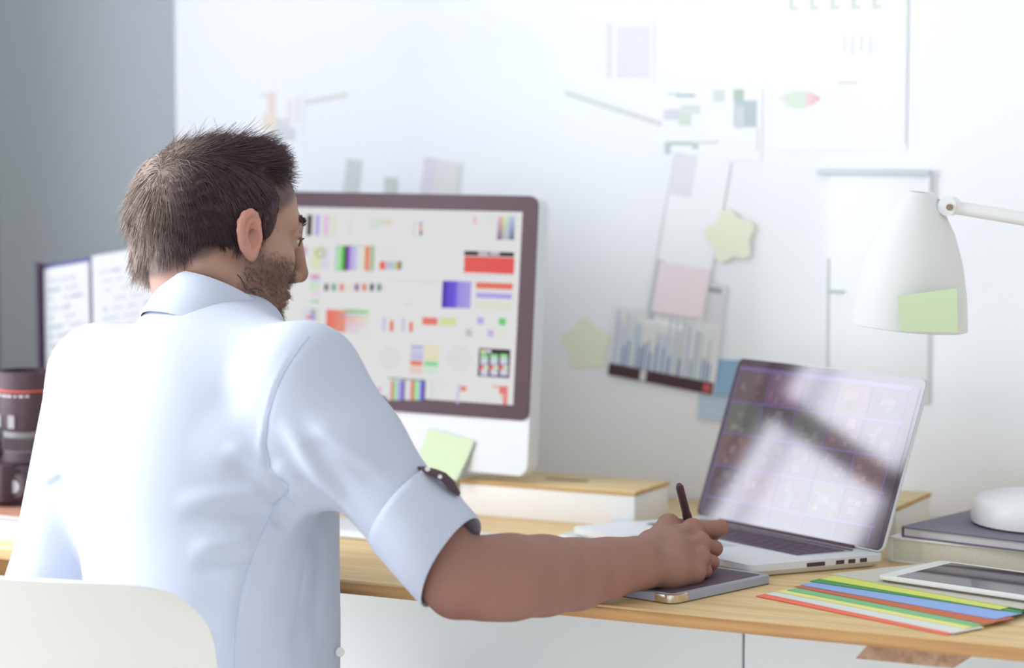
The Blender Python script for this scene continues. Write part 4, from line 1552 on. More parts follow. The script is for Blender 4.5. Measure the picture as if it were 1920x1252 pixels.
# ears: bowl, rim, anti-rim, tragus, lobe
def ear(s):
    ang = R(24)                       # stands off the skull
    fx, fy = math.sin(ang) * s, -math.cos(ang)
    base = np.array([s * .0735, .0185, -.006])

    def E(u, v, w):                   # u backwards along the ear, v up, w outwards
        rv = R(17)
        u, v, w = u * .9, v * .88, w * .95
        u2 = u * math.cos(rv) + v * math.sin(rv)
        v2 = -u * math.sin(rv) + v * math.cos(rv)
        return H(base[0] + fx * u2 + s * w * math.cos(ang), base[1] + fy * u2 + w * math.sin(ang), base[2] + v2)
    ax = np.stack([E(1, 0, 0) - E(0, 0, 0), E(0, 1, 0) - E(0, 0, 0), E(0, 0, 1) - E(0, 0, 0)])
    ax /= np.linalg.norm(ax, axis=1, keepdims=True)
    B.ell(E(.013, .004, .002), (.0175, .0275, .0050), ax, .006)
    B.ell(E(.004, -.002, .000), (.010, .022, .009), ax, .010)
    B.ell(E(.011, .000, .0075), (.0100, .0175, .0062), ax, .004, 'sub')
    rim = [(-.001, .006), (-.001, .018), (.004, .028), (.013, .033), (.023, .031), (.030, .022), (.0315, .010),
           (.029, -.003), (.024, -.014), (.017, -.022), (.010, -.027)]
    pts = [E(u, v, .0045 + (.002 if 2 < i < 8 else 0)) for i, (u, v) in enumerate(rim)]
    B.chain(pts, [.0030, .0036, .0042, .0045, .0046, .0046, .0044, .0042, .0040, .0042, .0046], .003)
    anti = [(.006, .022), (.016, .019), (.021, .008), (.020, -.004), (.014, -.013)]
    B.chain([E(u, v, .0038) for u, v in anti], [.0024, .0030, .0033, .0032, .0030], .003)
    B.ell(E(.0085, -.0265, .0030), (.0078, .0085, .0042), ax, .005)
    B.ell(E(-.002, -.004, .0055), (.0040, .0062, .0036), ax, .003)
    B.ell(E(.006, -.002, .0065), (.0055, .0085, .0050), ax, .003, 'sub')


ear(1)
ear(-1)

# neck, hidden trunk, arms
B.cone(H(0, -.030, -.045), J['neck1'] + (0, 0, -.03), .056, .062, .025)
B.cone(H(0, .020, -.070), J['neck1'] + t_fw * .035 + (0, 0, -.02), .036, .048, .02)
for s in (-1, 1):                                   # neck muscle from behind the ear to the collarbone
    B.cone(H(s * .056, -.030, -.045), T(J['neck1'], s * .025, .055, -.035), .014, .013, .014)
for p in (J['rsh'], J['lsh']):
    B.cone(J['neck1'] + (0, 0, -.04), p + (0, 0, -.012), .046, .040, .03)
B.ell(T(MS, 0, .01, -.13), (.150, .095, .17), TA, .03)
B.ell(J['waist'] + (0, 0, -.03), (.130, .085, .15), TA, .03)
B.cone(J['rsh'], J['relb'], .043, .040, .02)
B.cone(J['lsh'], J['lelb'], .043, .038, .02)
# right forearm
e_, f1, f2, w_ = J['relb'], J['fore1'], J['fore2'], J['rwri']
B.chain([e_, e_ * .5 + f1 * .5, f1, f1 * .5 + f2 * .5, f2, f2 * .5 + w_ * .5, w_], [.0400, .0450, .0468, .0442, .0395, .0335, .0285], .012)
B.cone(e_ + (-.010, -.008, -.004), e_ + (-.004, -.004, -.018), .022, .018, .018)
B.cone(w_ + (0, 0, .008), f2 + (0, 0, .006), .023, .028, .008)
B.cone(w_ + (0.004, 0, -.007), f2 + (0.002, 0, -.004), .021, .030, .008)
# left forearm and hand
LW = np.array((-.385, -.015, .622))
B.chain([J['lelb'], J['lelb'] * .6 + LW * .4, LW], [.037, .041, .026], .02)


# hands --------------------------------------------------------------------
def hand(W, mcp, pip, dip, tip, thumb, hyp, thn, up):
    rad = [(.0102, .0093, .0082, .0072), (.0104, .0095, .0083, .0074), (.0100, .0090, .0080, .0071), (.0092, .0082, .0072, .0065)]
    palm = (mcp[0] + mcp[1] + mcp[2] + mcp[3]) / 4
    for i in range(4):
        B.cone(W + (mcp[i] - palm) * .35, mcp[i], .0170, .0110, .012)
    for i in range(3):
        B.cone(mcp[i], mcp[i + 1], .0108, .0105, .008)
        B.cone(mcp[i] * .6 + W * .4, mcp[i + 1] * .6 + W * .4, .0135, .0130, .014)
    B.cone(W, hyp, .019, .0185, .014)
    B.cone(hyp, mcp[3], .018, .0110, .014)
    B.cone(W, thn, .017, .0165, .014)
    tc_, tm_, ti_, tt_ = thumb
    B.cone(W, tc_, .018, .0150, .012)
    B.cone(tc_, tm_, .0150, .0118, .010)
    B.cone(thn, tm_, .0150, .0112, .012)
    # fingers: each its own chain, barely blended with its neighbour, rooted in the palm
    for i in range(4):
        r = rad[i]
        B.cone(mcp[i], pip[i], r[0], r[1], .004)
        B.ell(mcp[i] + up * .0015, (r[0] * 1.12,) * 3, None, .005)
        B.ell(pip[i], (r[1] * 1.06,) * 3, None, .002)
        B.cone(pip[i], dip[i], r[1] * .97, r[2], .0015)
        B.cone(dip[i], tip[i], r[2], r[3], .0015)
    B.cone(tm_, ti_, .0112, .0100, .005)
    B.ell(ti_, (.0106,) * 3, None, .002)
    B.cone(ti_, tt_, .0100, .0080, .0015)


mcp = [J['mi'], J['mm'], J['mr'], J['ml']]
dors = np.cross(J['mi'] - J['ml'], J['mm'] - J['rwri'])
dors /= np.linalg.norm(dors)
if dors @ np.array((1, -1, .3)) < 0:
    dors = -dors
hand(J['rwri'], mcp, [J['pi'], J['pm'], J['pr'], J['pl']], [J['di'], J['dm'], J['dr'], J['dl']],
     [J['ti'], J['tm'], J['tr'], J['tl']], [J['tc'], J['tmcp'], J['tip_'], J['tt']], J['hyp'], J['thenar'], dors)
for m_ in mcp[:]:                                    # tendons over the back of the hand
    B.ridge([m_ * .3 + J['rwri'] * .7 + dors * .017, m_ * .7 + J['rwri'] * .3 + dors * .013, m_ + dors * .010], .0030, .0010)
for a_, b_ in zip(mcp[:-1], mcp[1:]):                # hollows between the knuckles
    c_ = (a_ + b_) / 2 + dors * .010
    B.ridge([c_ * .7 + J['rwri'] * .3, c_, c_ + (c_ - J['rwri']) * .06], .0045, -.0014)
ld = (LW - J['lelb']) / np.linalg.norm(LW - J['lelb'])
ls = np.cross(ld, UP)
ls /= np.linalg.norm(ls)
lm = [LW + ld * .082 + ls * (.030 - .019 * i) + UP * (.004 - .002 * abs(i - 1)) for i in range(4)]
lf = [.044, .049, .045, .034]
lp = [lm[i] + ld * lf[i] * .92 - UP * lf[i] * .20 for i in range(4)]
ldp = [lp[i] + ld * lf[i] * .50 - UP * .011 for i in range(4)]
lt = [ldp[i] + ld * .018 - UP * .006 for i in range(4)]
hand(LW, lm, lp, ldp, lt, [LW + ld * .022 + ls * .026 - UP * .004, LW + ld * .055 + ls * .048 - UP * .010,
     LW + ld * .083 + ls * .058 - UP * .014, LW + ld * .106 + ls * .062 - UP * .017],
     LW + ld * .035 - ls * .022 - UP * .006, LW + ld * .035 + ls * .022 - UP * .006, UP)

V, F = B.mesh()
V, F = biggest_piece(V, F)
SKIN = mat('skin', (170, 130, 115), 0.55, spec=0.25, sss=0.0, vcol='paint', noise=None, bump=(900, 0.12))
person = empty('person', (-0.34, -0.20, 0.0))
tag(person, 'bearded man in pale blue shirt seen from behind, writing with a pen at the desk', 'person')
PO = Vector(person.location)


def own(o):
    """make a world-placed mesh a child of the person without moving it"""
    o.parent = person
    o.matrix_parent_inverse = Matrix.Translation(-PO)
    return o


body = own(np_mesh('body', V, F, SKIN))


# skin colouring
def hl(P):
    d = P - HO
    return np.stack([d @ h_rt, d @ h_fw, d @ h_up], 1)


def sstep(a, b, x):
    t = np.clip((x - a) / (b - a), 0, 1)
    return t * t * (3 - 2 * t)


def ball(P, c, r0, r1):
    return 1 - sstep(r0, r1, np.linalg.norm(P - np.array(c), axis=1))


L = hl(V)
sk = np.array(lin((172, 136, 119)))
cols = np.tile(sk, (len(V), 1))


def blend(w, rgb):
    global cols
    cols = cols * (1 - w[:, None]) + np.array(lin(rgb)) * w[:, None]


arm = 1 - sstep(.10, .13, np.linalg.norm(V - HO, axis=1))
blend((1 - arm) * .9, (152, 111, 98))
earw = np.clip(ball(L, (.085, .004, -.006), .030, .046) * sstep(.068, .080, np.abs(L[:, 0])), 0, 1)
blend(earw * .75, (204, 144, 128))
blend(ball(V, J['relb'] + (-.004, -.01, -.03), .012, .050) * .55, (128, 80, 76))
for q in ('mi', 'mm', 'mr', 'ml', 'pi', 'pm', 'pr', 'pl'):
    blend(ball(V, J[q], .010, .020) * .4, (166, 106, 94))


def beard_w(L):
    x, y, z = L[:, 0], L[:, 1], L[:, 2]
    low = 1 - sstep(-.045, -.022, z - .25 * (np.abs(x) - .04) - np.clip(.045 - y, 0, .045) * .75)
    front = sstep(.008, .026, y - (z + .06) * .10)
    under = sstep(-.145, -.122, z)
    w = low * front * under
    lip = np.exp(-((z + .0755) / .008) ** 2 - (x / .020) ** 2) * sstep(.08, .09, y)
    nose = sstep(.099, .103, y) * sstep(-.060, -.055, z)
    return np.clip(w * (1 - lip) * (1 - nose), 0, 1)


BW = beard_w(L) * (np.linalg.norm(V - HO, axis=1) < .16)
BW = BW * ~((np.abs(L[:, 0]) > .066) & (L[:, 1] < .034) & (L[:, 2] > -.042))      # none on the ears
blend(BW * .62, (112, 88, 80))
blend(np.exp(-((L[:, 2] + .0755) / .007) ** 2 - (L[:, 0] / .018) ** 2) * sstep(.085, .092, L[:, 1]) * .7, (176, 112, 104))
for q in ((-0.3311, -0.0627, 1.1195), (-0.3297, -0.0652, 1.0953)):   # moles on the neck
    blend(ball(V, q, .0008, .0028), (96, 66, 62))
# scalp under the hair
hairw = sstep(.020, .040, L[:, 2] + (0.050 - L[:, 1]) * .9) * (np.linalg.norm(V - HO, axis=1) < .16) * (np.abs(L[:, 0]) < .079)
blend(hairw * .92, (92, 72, 70))
vcol(body, cols)

# eyes (whites + dark iris) as parts
for s in (-1, 1):
    ey = MB()
    e0 = H(s * .032, .0790, -.001)
    M = frame(e0, h_rt, h_up)
    ey.lathe([(.0002, -.0124), (.006, -.0108), (.0105, -.0066), (.0124, 0), (.0105, .0066), (.006, .0108), (.0002, .0124)], 16, M)
    own(ey.build('eye', mat('eye_white', (214, 206, 200), 0.2), None, sm=60))
    M2 = frame(H(s * .032 + .001, .0790 + .0118, -.0015), h_rt, h_up)
    own(MB().lathe([(.0056, -.001), (.0054, .0006), (.0002, .0012)], 14, M2).build('iris', mat('iris', (88, 66, 62), 0.2), None, sm=60))
# brows, lashes: short hair strands
HAIRC = mat('hair_brown', (92, 70, 72), 0.55, spec=0.35, vcol='paint')


def strands(name, lines, r0, cols, m):
    """each line of points becomes a tapering three-sided hair; all are one part"""
    n = len(lines)
    P = np.array(lines, np.float32)                 # n, k, 3
    k = P.shape[1]
    tn = np.gradient(P, axis=1)
    tn /= np.linalg.norm(tn, axis=2, keepdims=True) + 1e-9
    ref = np.array((.31, .22, .92))
    u = np.cross(tn, ref)
    u /= np.linalg.norm(u, axis=2, keepdims=True) + 1e-9
    w = np.cross(tn, u)
    rr = (np.asarray(r0).reshape(-1, 1) * np.ones((n, 1)) * np.linspace(1, .25, k)[None, :])[..., None]
    rings = []
    for a in (0, 2.094, 4.189):
        rings.append(P + (u * math.cos(a) + w * math.sin(a)) * rr)
    Vx = np.stack(rings, 2).reshape(-1, 3)          # n,k,3 verts
    base = (np.arange(n)[:, None] * k + np.arange(k - 1)[None, :]).reshape(-1) * 3
    fs = []
    for a in range(3):
        b = (a + 1) % 3
        fs.append(np.stack([base + a, base + b, base + 3 + b, base + 3 + a], 1))
    o = np_mesh(name, Vx, np.concatenate(fs), m)
    vcol(o, np.repeat(np.asarray(cols), k * 3, 0))
    return own(o)


rng = np.random.default_rng(5)


def ray_body(o_, d_):
    ok, loc, nor, _ = body.ray_cast(Vector(o_) , Vector(d_))
    return (np.array(loc), np.array(nor)) if ok else (None, None)


dg = bpy.context.evaluated_depsgraph_get()
lines, lc = [], []
for s in (-1, 1):
    for i in range(230):
        t = rng.random()
        x = s * (.012 + .036 * t)
        z = .0215 + .006 * math.sin(t * 2.4) + rng.normal(0, .0018) - .002 * t
        p, nn = ray_body(H(x, .16, z), -h_fw)
        if p is None:
            continue
        dd = h_rt * s * .8 + h_up * (.45 - .9 * t)
        ln = .007 + .003 * rng.random()
        lines.append([p + nn * .0003, p + nn * .0012 + dd * ln * .5, p + nn * .0010 + dd * ln])
        lc.append(np.array(lin((84, 64, 66))))
    for i in range(46):
        t = i / 45
        x = s * (.021 + .024 * t)
        p = H(x, .0923 - abs(t - .45) * .012, .0015 + .003 * math.sin(t * 3.1))
        lines.append([p, p + h_fw * .0035 + h_up * -.0012, p + h_fw * .006 + h_up * .0002])
        lc.append(np.array(lin((80, 60, 64))))
strands('eyebrows', lines, .00038, lc, HAIRC)['kind'] = 'stuff'
# stubble
w = BW / BW.sum()
pick = rng.choice(len(V), 5200, p=w)
nors = np.zeros(len(V) * 3, np.float32)
body.data.vertices.foreach_get('normal', nors)
nors = nors.reshape(-1, 3)
lines, lc = [], []
for i in pick:
    p, nn = V[i], nors[i]
    dd = -h_up * .8 + h_fw * .35 + rng.normal(0, .25, 3) + nn * .35
    dd -= nn * max(0, -(dd @ nn)) 
    dd /= np.linalg.norm(dd)
    q = p + rng.normal(0, .0008, 3)
    ln = .0035 + .003 * rng.random() + (.003 if L[i, 2] < -.085 and L[i, 1] > .05 else 0)
    lines.append([q, q + dd * ln * .5 + nn * .0006, q + dd * ln + nn * .0008])
    k_ = rng.random()
    lc.append(np.array(lin((88 + 50 * k_, 68 + 42 * k_, 64 + 34 * k_))))
strands('beard', lines, .00022, lc, HAIRC)['kind'] = 'stuff'
# ---------------------------------------------------------------- hair
def hair_mask(L):
    """1 where hair grows (head frame)"""
    x, y, z = L[:, 0], L[:, 1], L[:, 2]
    front = 1 - sstep(-.004, .004, y - (.041 + .20 * z))
    front = np.maximum(front, sstep(.056, .062, z + .20 * np.abs(x)))
    lower = np.where(y > .030, -.004, np.where(y > .004, .022, -.052 - .026 * sstep(-.006, .012, -x)))
    return front * sstep(-.006, .004, z - lower)


HC, HR = np.array((0, -.014, .024)), np.array((.0775, .095, .0700))
HF = Field(HO - .17, HO + .17, 0.0022)
HF.ell(H(0, -.014, .025), (.0785, .0950, .0690), HA, 0)
HF.ell(H(0, -.042, .008), (.0680, .0620, .0740), HA, .02)
HF.ell(H(.0, .012, .074), (.050, .044, .023), HA, .02)
HF.ell(H(.008, .022, .080), (.038, .022, .018), HA, .018)
HF.cone(H(0, -.050, .0), H(-.006, -.046, -.052), .052, .043, .03)
HF.cone(H(-.010, -.052, -.02), H(-.016, -.056, -.072), .036, .028, .02)
sl, X, Y, Z = HF.block(HO - .17, HO + .17)
gx, gy, gz = X - HO[0], Y - HO[1], Z - HO[2]
lx = gx * h_rt[0] + gy * h_rt[1] + gz * h_rt[2]
ly = gx * h_fw[0] + gy * h_fw[1] + gz * h_fw[2]
lz = gx * h_up[0] + gy * h_up[1] + gz * h_up[2]
# locks: wavy relief running away from the whorl at the crown
WH = np.array((.032, -.098, .042))
wx, wy, wz = lx - WH[0], ly - WH[1], lz - WH[2]
ang = np.arctan2(wx * .85 + wy * .2, -wz + wy * .75)
rad_ = np.sqrt(wx ** 2 + wy ** 2 + wz ** 2)
HF.d[sl] += (.0016 * np.sin(ang * 26 + 5 * np.sin(rad_ * 60)) + .0012 * np.sin(ang * 47 + rad_ * 90)).astype(np.float32) * np.clip(rad_ / .03, 0, 1)
HF.d[sl] += (.0012 * np.exp(-(rad_ / .014) ** 2)).astype(np.float32)
# cut the hairline
fr = ly - (.039 + .20 * lz)
top = -(lz - .055 + .20 * np.abs(lx))
cut1 = np.minimum(fr, top)
lower = np.where(ly > .030, -.002, np.where(ly > .004, .024, -.050 - .026 * np.clip((-lx + .006) / .018, 0, 1)))
cut2 = lower - lz
HF.d[sl] = np.maximum(HF.d[sl], np.maximum(cut1 * .9, cut2 * .9))
# sideburns
for s in (-1, 1):
    HF.ell(H(s * .056, .033, .018), (.0200, .013, .030), HA, .008)
# keep clear of the ears
for s in (-1, 1):
    HF.ell(H(s * .089, .012, -.008), (.0225, .0215, .037), HA, .004, 'sub')
Vh, Fh = HF.mesh()
Vh, Fh = biggest_piece(Vh, Fh)
hair = own(np_mesh('hair', Vh, Fh, HAIRC))
_f = (.42 * (1 - sstep(-.088, -.040, hl(Vh)[:, 1] + .35 * hl(Vh)[:, 0])))[:, None]
vcol(hair, np.array(lin((70, 50, 56))) * (1 - _f) + np.array(lin((150, 134, 124))) * _f)  # paler towards the back: light on the hair put into its colour

hn = np.zeros(len(Vh) * 3, np.float32)
hair.data.vertices.foreach_get('normal', hn)
hn = hn.reshape(-1, 3)
Lh, Ln = hl(Vh), hn @ HA.T
cen = (HC[None, :])
outw = ((Lh - cen) / HR ** 2)
outw /= np.linalg.norm(outw, axis=1, keepdims=True)
good = ((Ln * outw).sum(1) > .15)
pick = rng.choice(np.flatnonzero(good), 17000)
lines, lc = [], []
K = 6
p = Lh[pick] + rng.normal(0, .0012, (len(pick), 3))
nrm = Ln[pick]
_keep = ~((p[:, 1] > .037 + .2 * p[:, 2]) & (p[:, 2] < .050) & (np.abs(p[:, 0]) > .035))
pick, p, nrm = pick[_keep], p[_keep], nrm[_keep]
d = p - WH
d -= nrm * (d * nrm).sum(1, keepdims=True)
d /= np.linalg.norm(d, axis=1, keepdims=True) + 1e-6
y0, z0 = p[:, 1].copy(), p[:, 2].copy()
topw = sstep(.052, .080, z0)
frontw = sstep(.010, .045, y0) * sstep(.050, .068, z0)
sidew = sstep(.045, .070, np.abs(p[:, 0])) * (1 - topw)
burn = sstep(.022, .034, y0) * (1 - sstep(.050, .066, z0))
napew = 1 - sstep(-.055, .0, z0)
grav = np.array((0, 0, -1.0))
d = d + grav * (.9 * (1 - topw))[:, None] + np.array((0, .5, 0)) * (topw * .8)[:, None] + np.array((0, .35, 0)) * (sidew * (y0 > -.03) * (1 - burn))[:, None]
d += np.array((0, -.05, -1.6)) * burn[:, None]
# neighbouring hairs bend together into locks
f = p * 95
lock = np.stack([np.sin(f[:, 1] + 1.7 * np.sin(f[:, 2] * .8)), np.sin(f[:, 0] * 1.1 + f[:, 2]), np.sin(f[:, 1] * .9 - f[:, 0])], 1)
d += .22 * lock * (1 - burn)[:, None] + rng.normal(0, .09, d.shape)
ln = .028 + .010 * rng.random(len(p)) + .008 * topw - .013 * sidew - .008 * napew
ln *= (1 - .70 * burn) * (1 - .40 * frontw)
pts = [p.copy()]
for k in range(K - 1):
    lift = nrm * (-.08 + .07 * topw + .10 * rng.random(len(p)))[:, None]
    upq = np.array((.05, -.15, .62)) * (frontw * (.40 + .12 * k))[:, None]
    dd = d + lift + upq
    dd += grav * (.12 * k * (1 - topw))[:, None]
    dd /= np.linalg.norm(dd, axis=1, keepdims=True)
    p = p + dd * (ln / (K - 1))[:, None]
    q = (p - HC) / (HR + .004)
    r_ = np.linalg.norm(q, axis=1, keepdims=True)
    p = np.where(r_ < 1, HC + (p - HC) / r_, p)
    pts.append(p.copy())
lines = np.stack(pts, 1)
_e = lines[:, 2:, :]
_ok = ~((_e[:, :, 1] > .046 + .2 * _e[:, :, 2]) & (_e[:, :, 2] < .052)).any(1)
_ok &= ~((np.abs(_e[:, :, 0]) > .066) & (_e[:, :, 1] > .0) & (_e[:, :, 1] < .030) & (_e[:, :, 2] < .018)).any(1)
lines, p, y0, z0, napew, pick = lines[_ok], p[_ok], y0[_ok], z0[_ok], napew[_ok], pick[_ok]
lines = HO + lines @ HA
kk = rng.random(len(p))
# light falling on back and nape is painted in as paler strands
falloff = np.clip(.85 * (1 - sstep(-.088, -.040, y0 + .35 * Lh[pick][:, 0])) + .15 * napew * (y0 < -.03), 0, 1) * (.3 + .9 * rng.random(len(p)))
c0, c1 = np.array(lin((70, 50, 56))), np.array(lin((172, 154, 142)))
lc = c0 + (c1 - c0) * np.clip(falloff + .12 * kk, 0, 1)[:, None]
hs = strands('hair_strands', lines, .00045, lc, HAIRC)
hs['kind'] = 'stuff'

# small dark tattoo lines low on the side of the neck
INK = mat('tattoo_ink', (84, 80, 82), .7, spec=.1)
tt_ = MB()
for line in ([(-0.3378, -0.0829, 1.0962), (-0.335, -0.0781, 1.0915), (-0.3333, -0.0751, 1.0856), (-0.332, -0.0736, 1.0798)],
             [(-0.3296, -0.0681, 1.0769), (-0.3274, -0.0598, 1.0784), (-0.3253, -0.0512, 1.0773), (-0.3247, -0.0511, 1.0728)],
             [(-0.3288, -0.0669, 1.075), (-0.3275, -0.062, 1.0753), (-0.3262, -0.0594, 1.072)]):
    pts = []
    for q in line:
        ok, loc, nor, _ = body.closest_point_on_mesh(Vector(q) + Vector((.006, .004, .017)))
        pts.append(loc)
    tt_.tube(pts, .0008, 6)
own(tag(tt_.build('tattoo', INK, None), kind='stuff'))
# ---------------------------------------------------------------- shirt
SHIRT = mat('shirt_cotton', (192, 199, 216), 0.9, spec=0.08, sheen=0.08, bump=(1400, 0.10), noise=None)
S = Field((-0.76, -0.38, 0.50), (0.11, 0.16, 1.13), 0.0023, pad=.07)
shR, shL = J['rsh'], J['lsh']
S.ell(T(MS, 0, -.018, -.115), (.172, .130, .185), TA, 0)
S.ell(J['neck1'] + (0, 0, .004) - t_fw * .008, (.079, .079, .034), None, .03)
for p in (shR, shL):
    S.cone(J['neck1'] + (0, 0, -.030), p + (0, 0, -.003), .054, .053, .05)
S.ell(J['waist'] + (-.008, 0, .01), (.162, .120, .20), TA, .06)
S.ell(J['hip'] + (-.010, 0, .01), (.168, .124, .19), TA, .06)
# loose front hanging clear of the belly
S.cone(T(J['waist'], .042, .054, .06), T(J['hip'], .040, .054, -.03), .058, .058, .06)
S.cone(T(J['waist'], -.056, .075, .06), T(J['hip'], -.060, .078, -.03), .060, .060, .06)
# sleeves
ax_r = J['cuff1'] - J['cuff0']
ax_r /= np.linalg.norm(ax_r)
c0, c1 = J['cuff0'], J['cuff1']
S.cone(shR + (-.008, 0, -.012), c0 + ax_r * .025 + (-.003, 0, -.003), .063, .0495, .035)
S.cone(shR + (.000, -.002, -.040), shR * .5 + c0 * .5 + (-.006, 0, -.006), .057, .052, .03)
lax = (LW - J['lelb']) / np.linalg.norm(LW - J['lelb'])
S.cone(shL + (.004, 0, -.008), J['lelb'] + (0, 0, .01), .070, .056, .03)
S.cone(J['lelb'] + (0, 0, .01), J['lelb'] * .45 + LW * .55, .054, .046, .02)
# fabric stretching between arm and back
S.cone(T(shR, -.045, -.055, -.09), T(shR, .015, -.020, -.11), .035, .040, .04)
S.halfspace(c0 + ax_r * .012, ax_r, c0 + ax_r * .03 - .075, c0 + ax_r * .09 + .085)
S.halfspace(J['lelb'] * .5 + LW * .5, lax, J['lelb'] * .4 + LW * .6 - .07, LW + .10)
S.halfspace((0, 0, .505), (0, 0, -1), (-.74, -.35, .48), (.1, .2, .52))
# FOLDS
SEAM = {
    'armhole': [(-0.1533, -0.2083, 1.0563), (-0.1576, -0.2285, 1.0399), (-0.1663, -0.2415, 1.0186), (-0.1765, -0.2469, 0.993), (-0.186, -0.2455, 0.9655), (-0.1886, -0.2473, 0.9386), (-0.1805, -0.2494, 0.9124), (-0.1614, -0.2446, 0.8897)],
    'backseam': [(-0.1633, -0.2439, 0.8871), (-0.1824, -0.2406, 0.8601), (-0.193, -0.2532, 0.831), (-0.2013, -0.2659, 0.7992), (-0.2062, -0.2752, 0.7673), (-0.2075, -0.2823, 0.7323), (-0.2067, -0.2874, 0.6913)],
    'sideseam': [(-0.1636, -0.198, 0.825), (-0.1618, -0.2117, 0.7846), (-0.1608, -0.2228, 0.7501), (-0.1599, -0.2327, 0.7156), (-0.159, -0.238, 0.6863)],
    'f1': [(-0.2404, -0.2613, 0.936), (-0.2187, -0.2567, 0.9283), (-0.1969, -0.2523, 0.916)],
    'f2': [(-0.2883, -0.2849, 0.8684), (-0.2402, -0.2732, 0.8762), (-0.1983, -0.2528, 0.8799), (-0.1814, -0.2441, 0.8763)],
    'f3': [(-0.2685, -0.2896, 0.8156), (-0.2359, -0.2806, 0.8222), (-0.2095, -0.2669, 0.827), (-0.1914, -0.2512, 0.8339)],
    'f4': [(-0.2151, -0.2568, 0.9232), (-0.1894, -0.251, 0.9055), (-0.1662, -0.2458, 0.8932)],
    's1': [(-0.1722, -0.2463, 0.9693), (-0.145, -0.2457, 0.9381), (-0.125, -0.2425, 0.9074), (-0.1008, -0.2284, 0.8762), (-0.0691, -0.2246, 0.8422)],
    's2': [(-0.1812, -0.2494, 0.9166), (-0.1518, -0.2463, 0.902), (-0.1275, -0.2287, 0.8762)],
    's3': [(-0.1454, -0.2446, 0.9587), (-0.1136, -0.2403, 0.9529), (-0.0829, -0.2348, 0.9346), (-0.0607, -0.2265, 0.9202), (-0.0357, -0.2173, 0.9059)],
    's4': [(-0.0608, -0.1968, 0.9582), (-0.0715, -0.2194, 0.953), (-0.0922, -0.2304, 0.9602)],
    's5': [(-0.0495, -0.2047, 0.936), (-0.0641, -0.2205, 0.9394), (-0.0848, -0.2315, 0.9489)],
    'arm1': [(-0.1621, -0.2456, 0.8934), (-0.1759, -0.2417, 0.8758), (-0.185, -0.2432, 0.8639)],
    'arm2': [(-0.1592, -0.2404, 0.8797), (-0.1744, -0.2333, 0.8566), (-0.1829, -0.2401, 0.8419)],
    'fr1': [(-0.1364, -0.2155, 0.8629), (-0.1607, -0.172, 0.8028), (-0.1548, -0.1893, 0.7448), (-0.1502, -0.2043, 0.6867)],
    'fr2': [(-0.158, -0.1987, 0.7706), (-0.1565, -0.2189, 0.7255), (-0.1546, -0.227, 0.6846)],
    'l1': [(-0.569, -0.1431, 0.8908), (-0.4869, -0.2089, 0.9038)],
    'l2': [(-0.5948, -0.1417, 0.8693), (-0.557, -0.1541, 0.8667), (-0.4695, -0.2221, 0.8874)],
    'l3': [(-0.5784, -0.1302, 0.9184), (-0.4904, -0.2037, 0.9252)],
    'pinch': [(-0.0278, -0.2397, 0.8606), (-0.0329, -0.2401, 0.8532)],
    'tab': [(-0.0249, -0.1849, 0.9137), (-0.0079, -0.1937, 0.9076), (0.0032, -0.1896, 0.8989), (0.0127, -0.1837, 0.8911), (0.02, -0.1787, 0.8838)],
    'bt1': [(-0.0111, -0.1975, 0.9091)],
    'bt2': [(0.0016, -0.194, 0.8994)],
    'button': [(-0.157, -0.1465, 0.6859)],
    'yoke': [(-0.3639, -0.1963, 1.0408), (-0.2888, -0.198, 1.0379), (-0.193, -0.2347, 1.0341), (-0.1533, -0.231, 1.0331)],
}
dz = lambda pts, x, y, z: [np.array(q) + (x, y, z) for q in pts]
FOLDS = [
    (SEAM['f1'] + SEAM['f4'][1:], .011, .0045), (dz(SEAM['f1'] + SEAM['f4'][1:], .004, 0, -.017), .011, -.0040),
    (SEAM['f2'], .011, .0055), (dz(SEAM['f2'], .004, 0, -.018), .011, -.0045),
    (SEAM['f3'], .012, .0050), (dz(SEAM['f3'], .004, 0, -.018), .011, -.0040),
    (SEAM['s1'], .011, .0050), (dz(SEAM['s1'], -.006, 0, -.018), .012, -.0040), (dz(SEAM['s1'], .012, 0, .014), .011, -.0025),
    (SEAM['s2'], .010, .0050), (dz(SEAM['s2'], -.003, 0, -.016), .010, -.0045),
    (SEAM['s3'], .010, .0042), (dz(SEAM['s3'], 0, 0, -.016), .010, -.0035),
    (SEAM['arm1'], .009, -.0070), (SEAM['arm2'], .009, -.0060), (dz(SEAM['arm1'], -.012, 0, .004), .008, .0030),
    (SEAM['fr1'], .014, -.0050), (SEAM['fr2'], .014, -.0030), (dz(SEAM['fr1'], .014, .012, 0), .012, .0035),
    (SEAM['l1'], .009, .0070), (SEAM['l2'], .009, .0065), (SEAM['l3'], .010, .0055),
    (dz(SEAM['l1'], 0, 0, -.013), .008, -.0045), (dz(SEAM['l2'], 0, 0, -.013), .008, -.0045),
    (dz(SEAM['armhole'], -.004, 0, -.004), .006, .0016), (SEAM['armhole'], .0035, -.0016),
    (SEAM['backseam'], .0035, -.0018), (SEAM['sideseam'], .0035, -.0018),
    (dz(SEAM['backseam'], .030, .02, 0), .016, .0028), (dz(SEAM['backseam'], -.035, 0, 0), .018, -.0022),
]
for pts, w_, a_ in FOLDS:
    S.ridge(pts, w_, a_)
Vs, Fs = S.mesh()
Vs, Fs = biggest_piece(Vs, Fs)
shirt = own(np_mesh('shirt', Vs, Fs, SHIRT))


# visible seams: a fine line of stitching sunk along each groove
THREAD = mat('seam_thread', (184, 196, 218), .9, spec=.05)


def on_shirt(q):
    ok, loc, nor, _ = shirt.closest_point_on_mesh(Vector(q))
    return np.array(loc), np.array(nor)


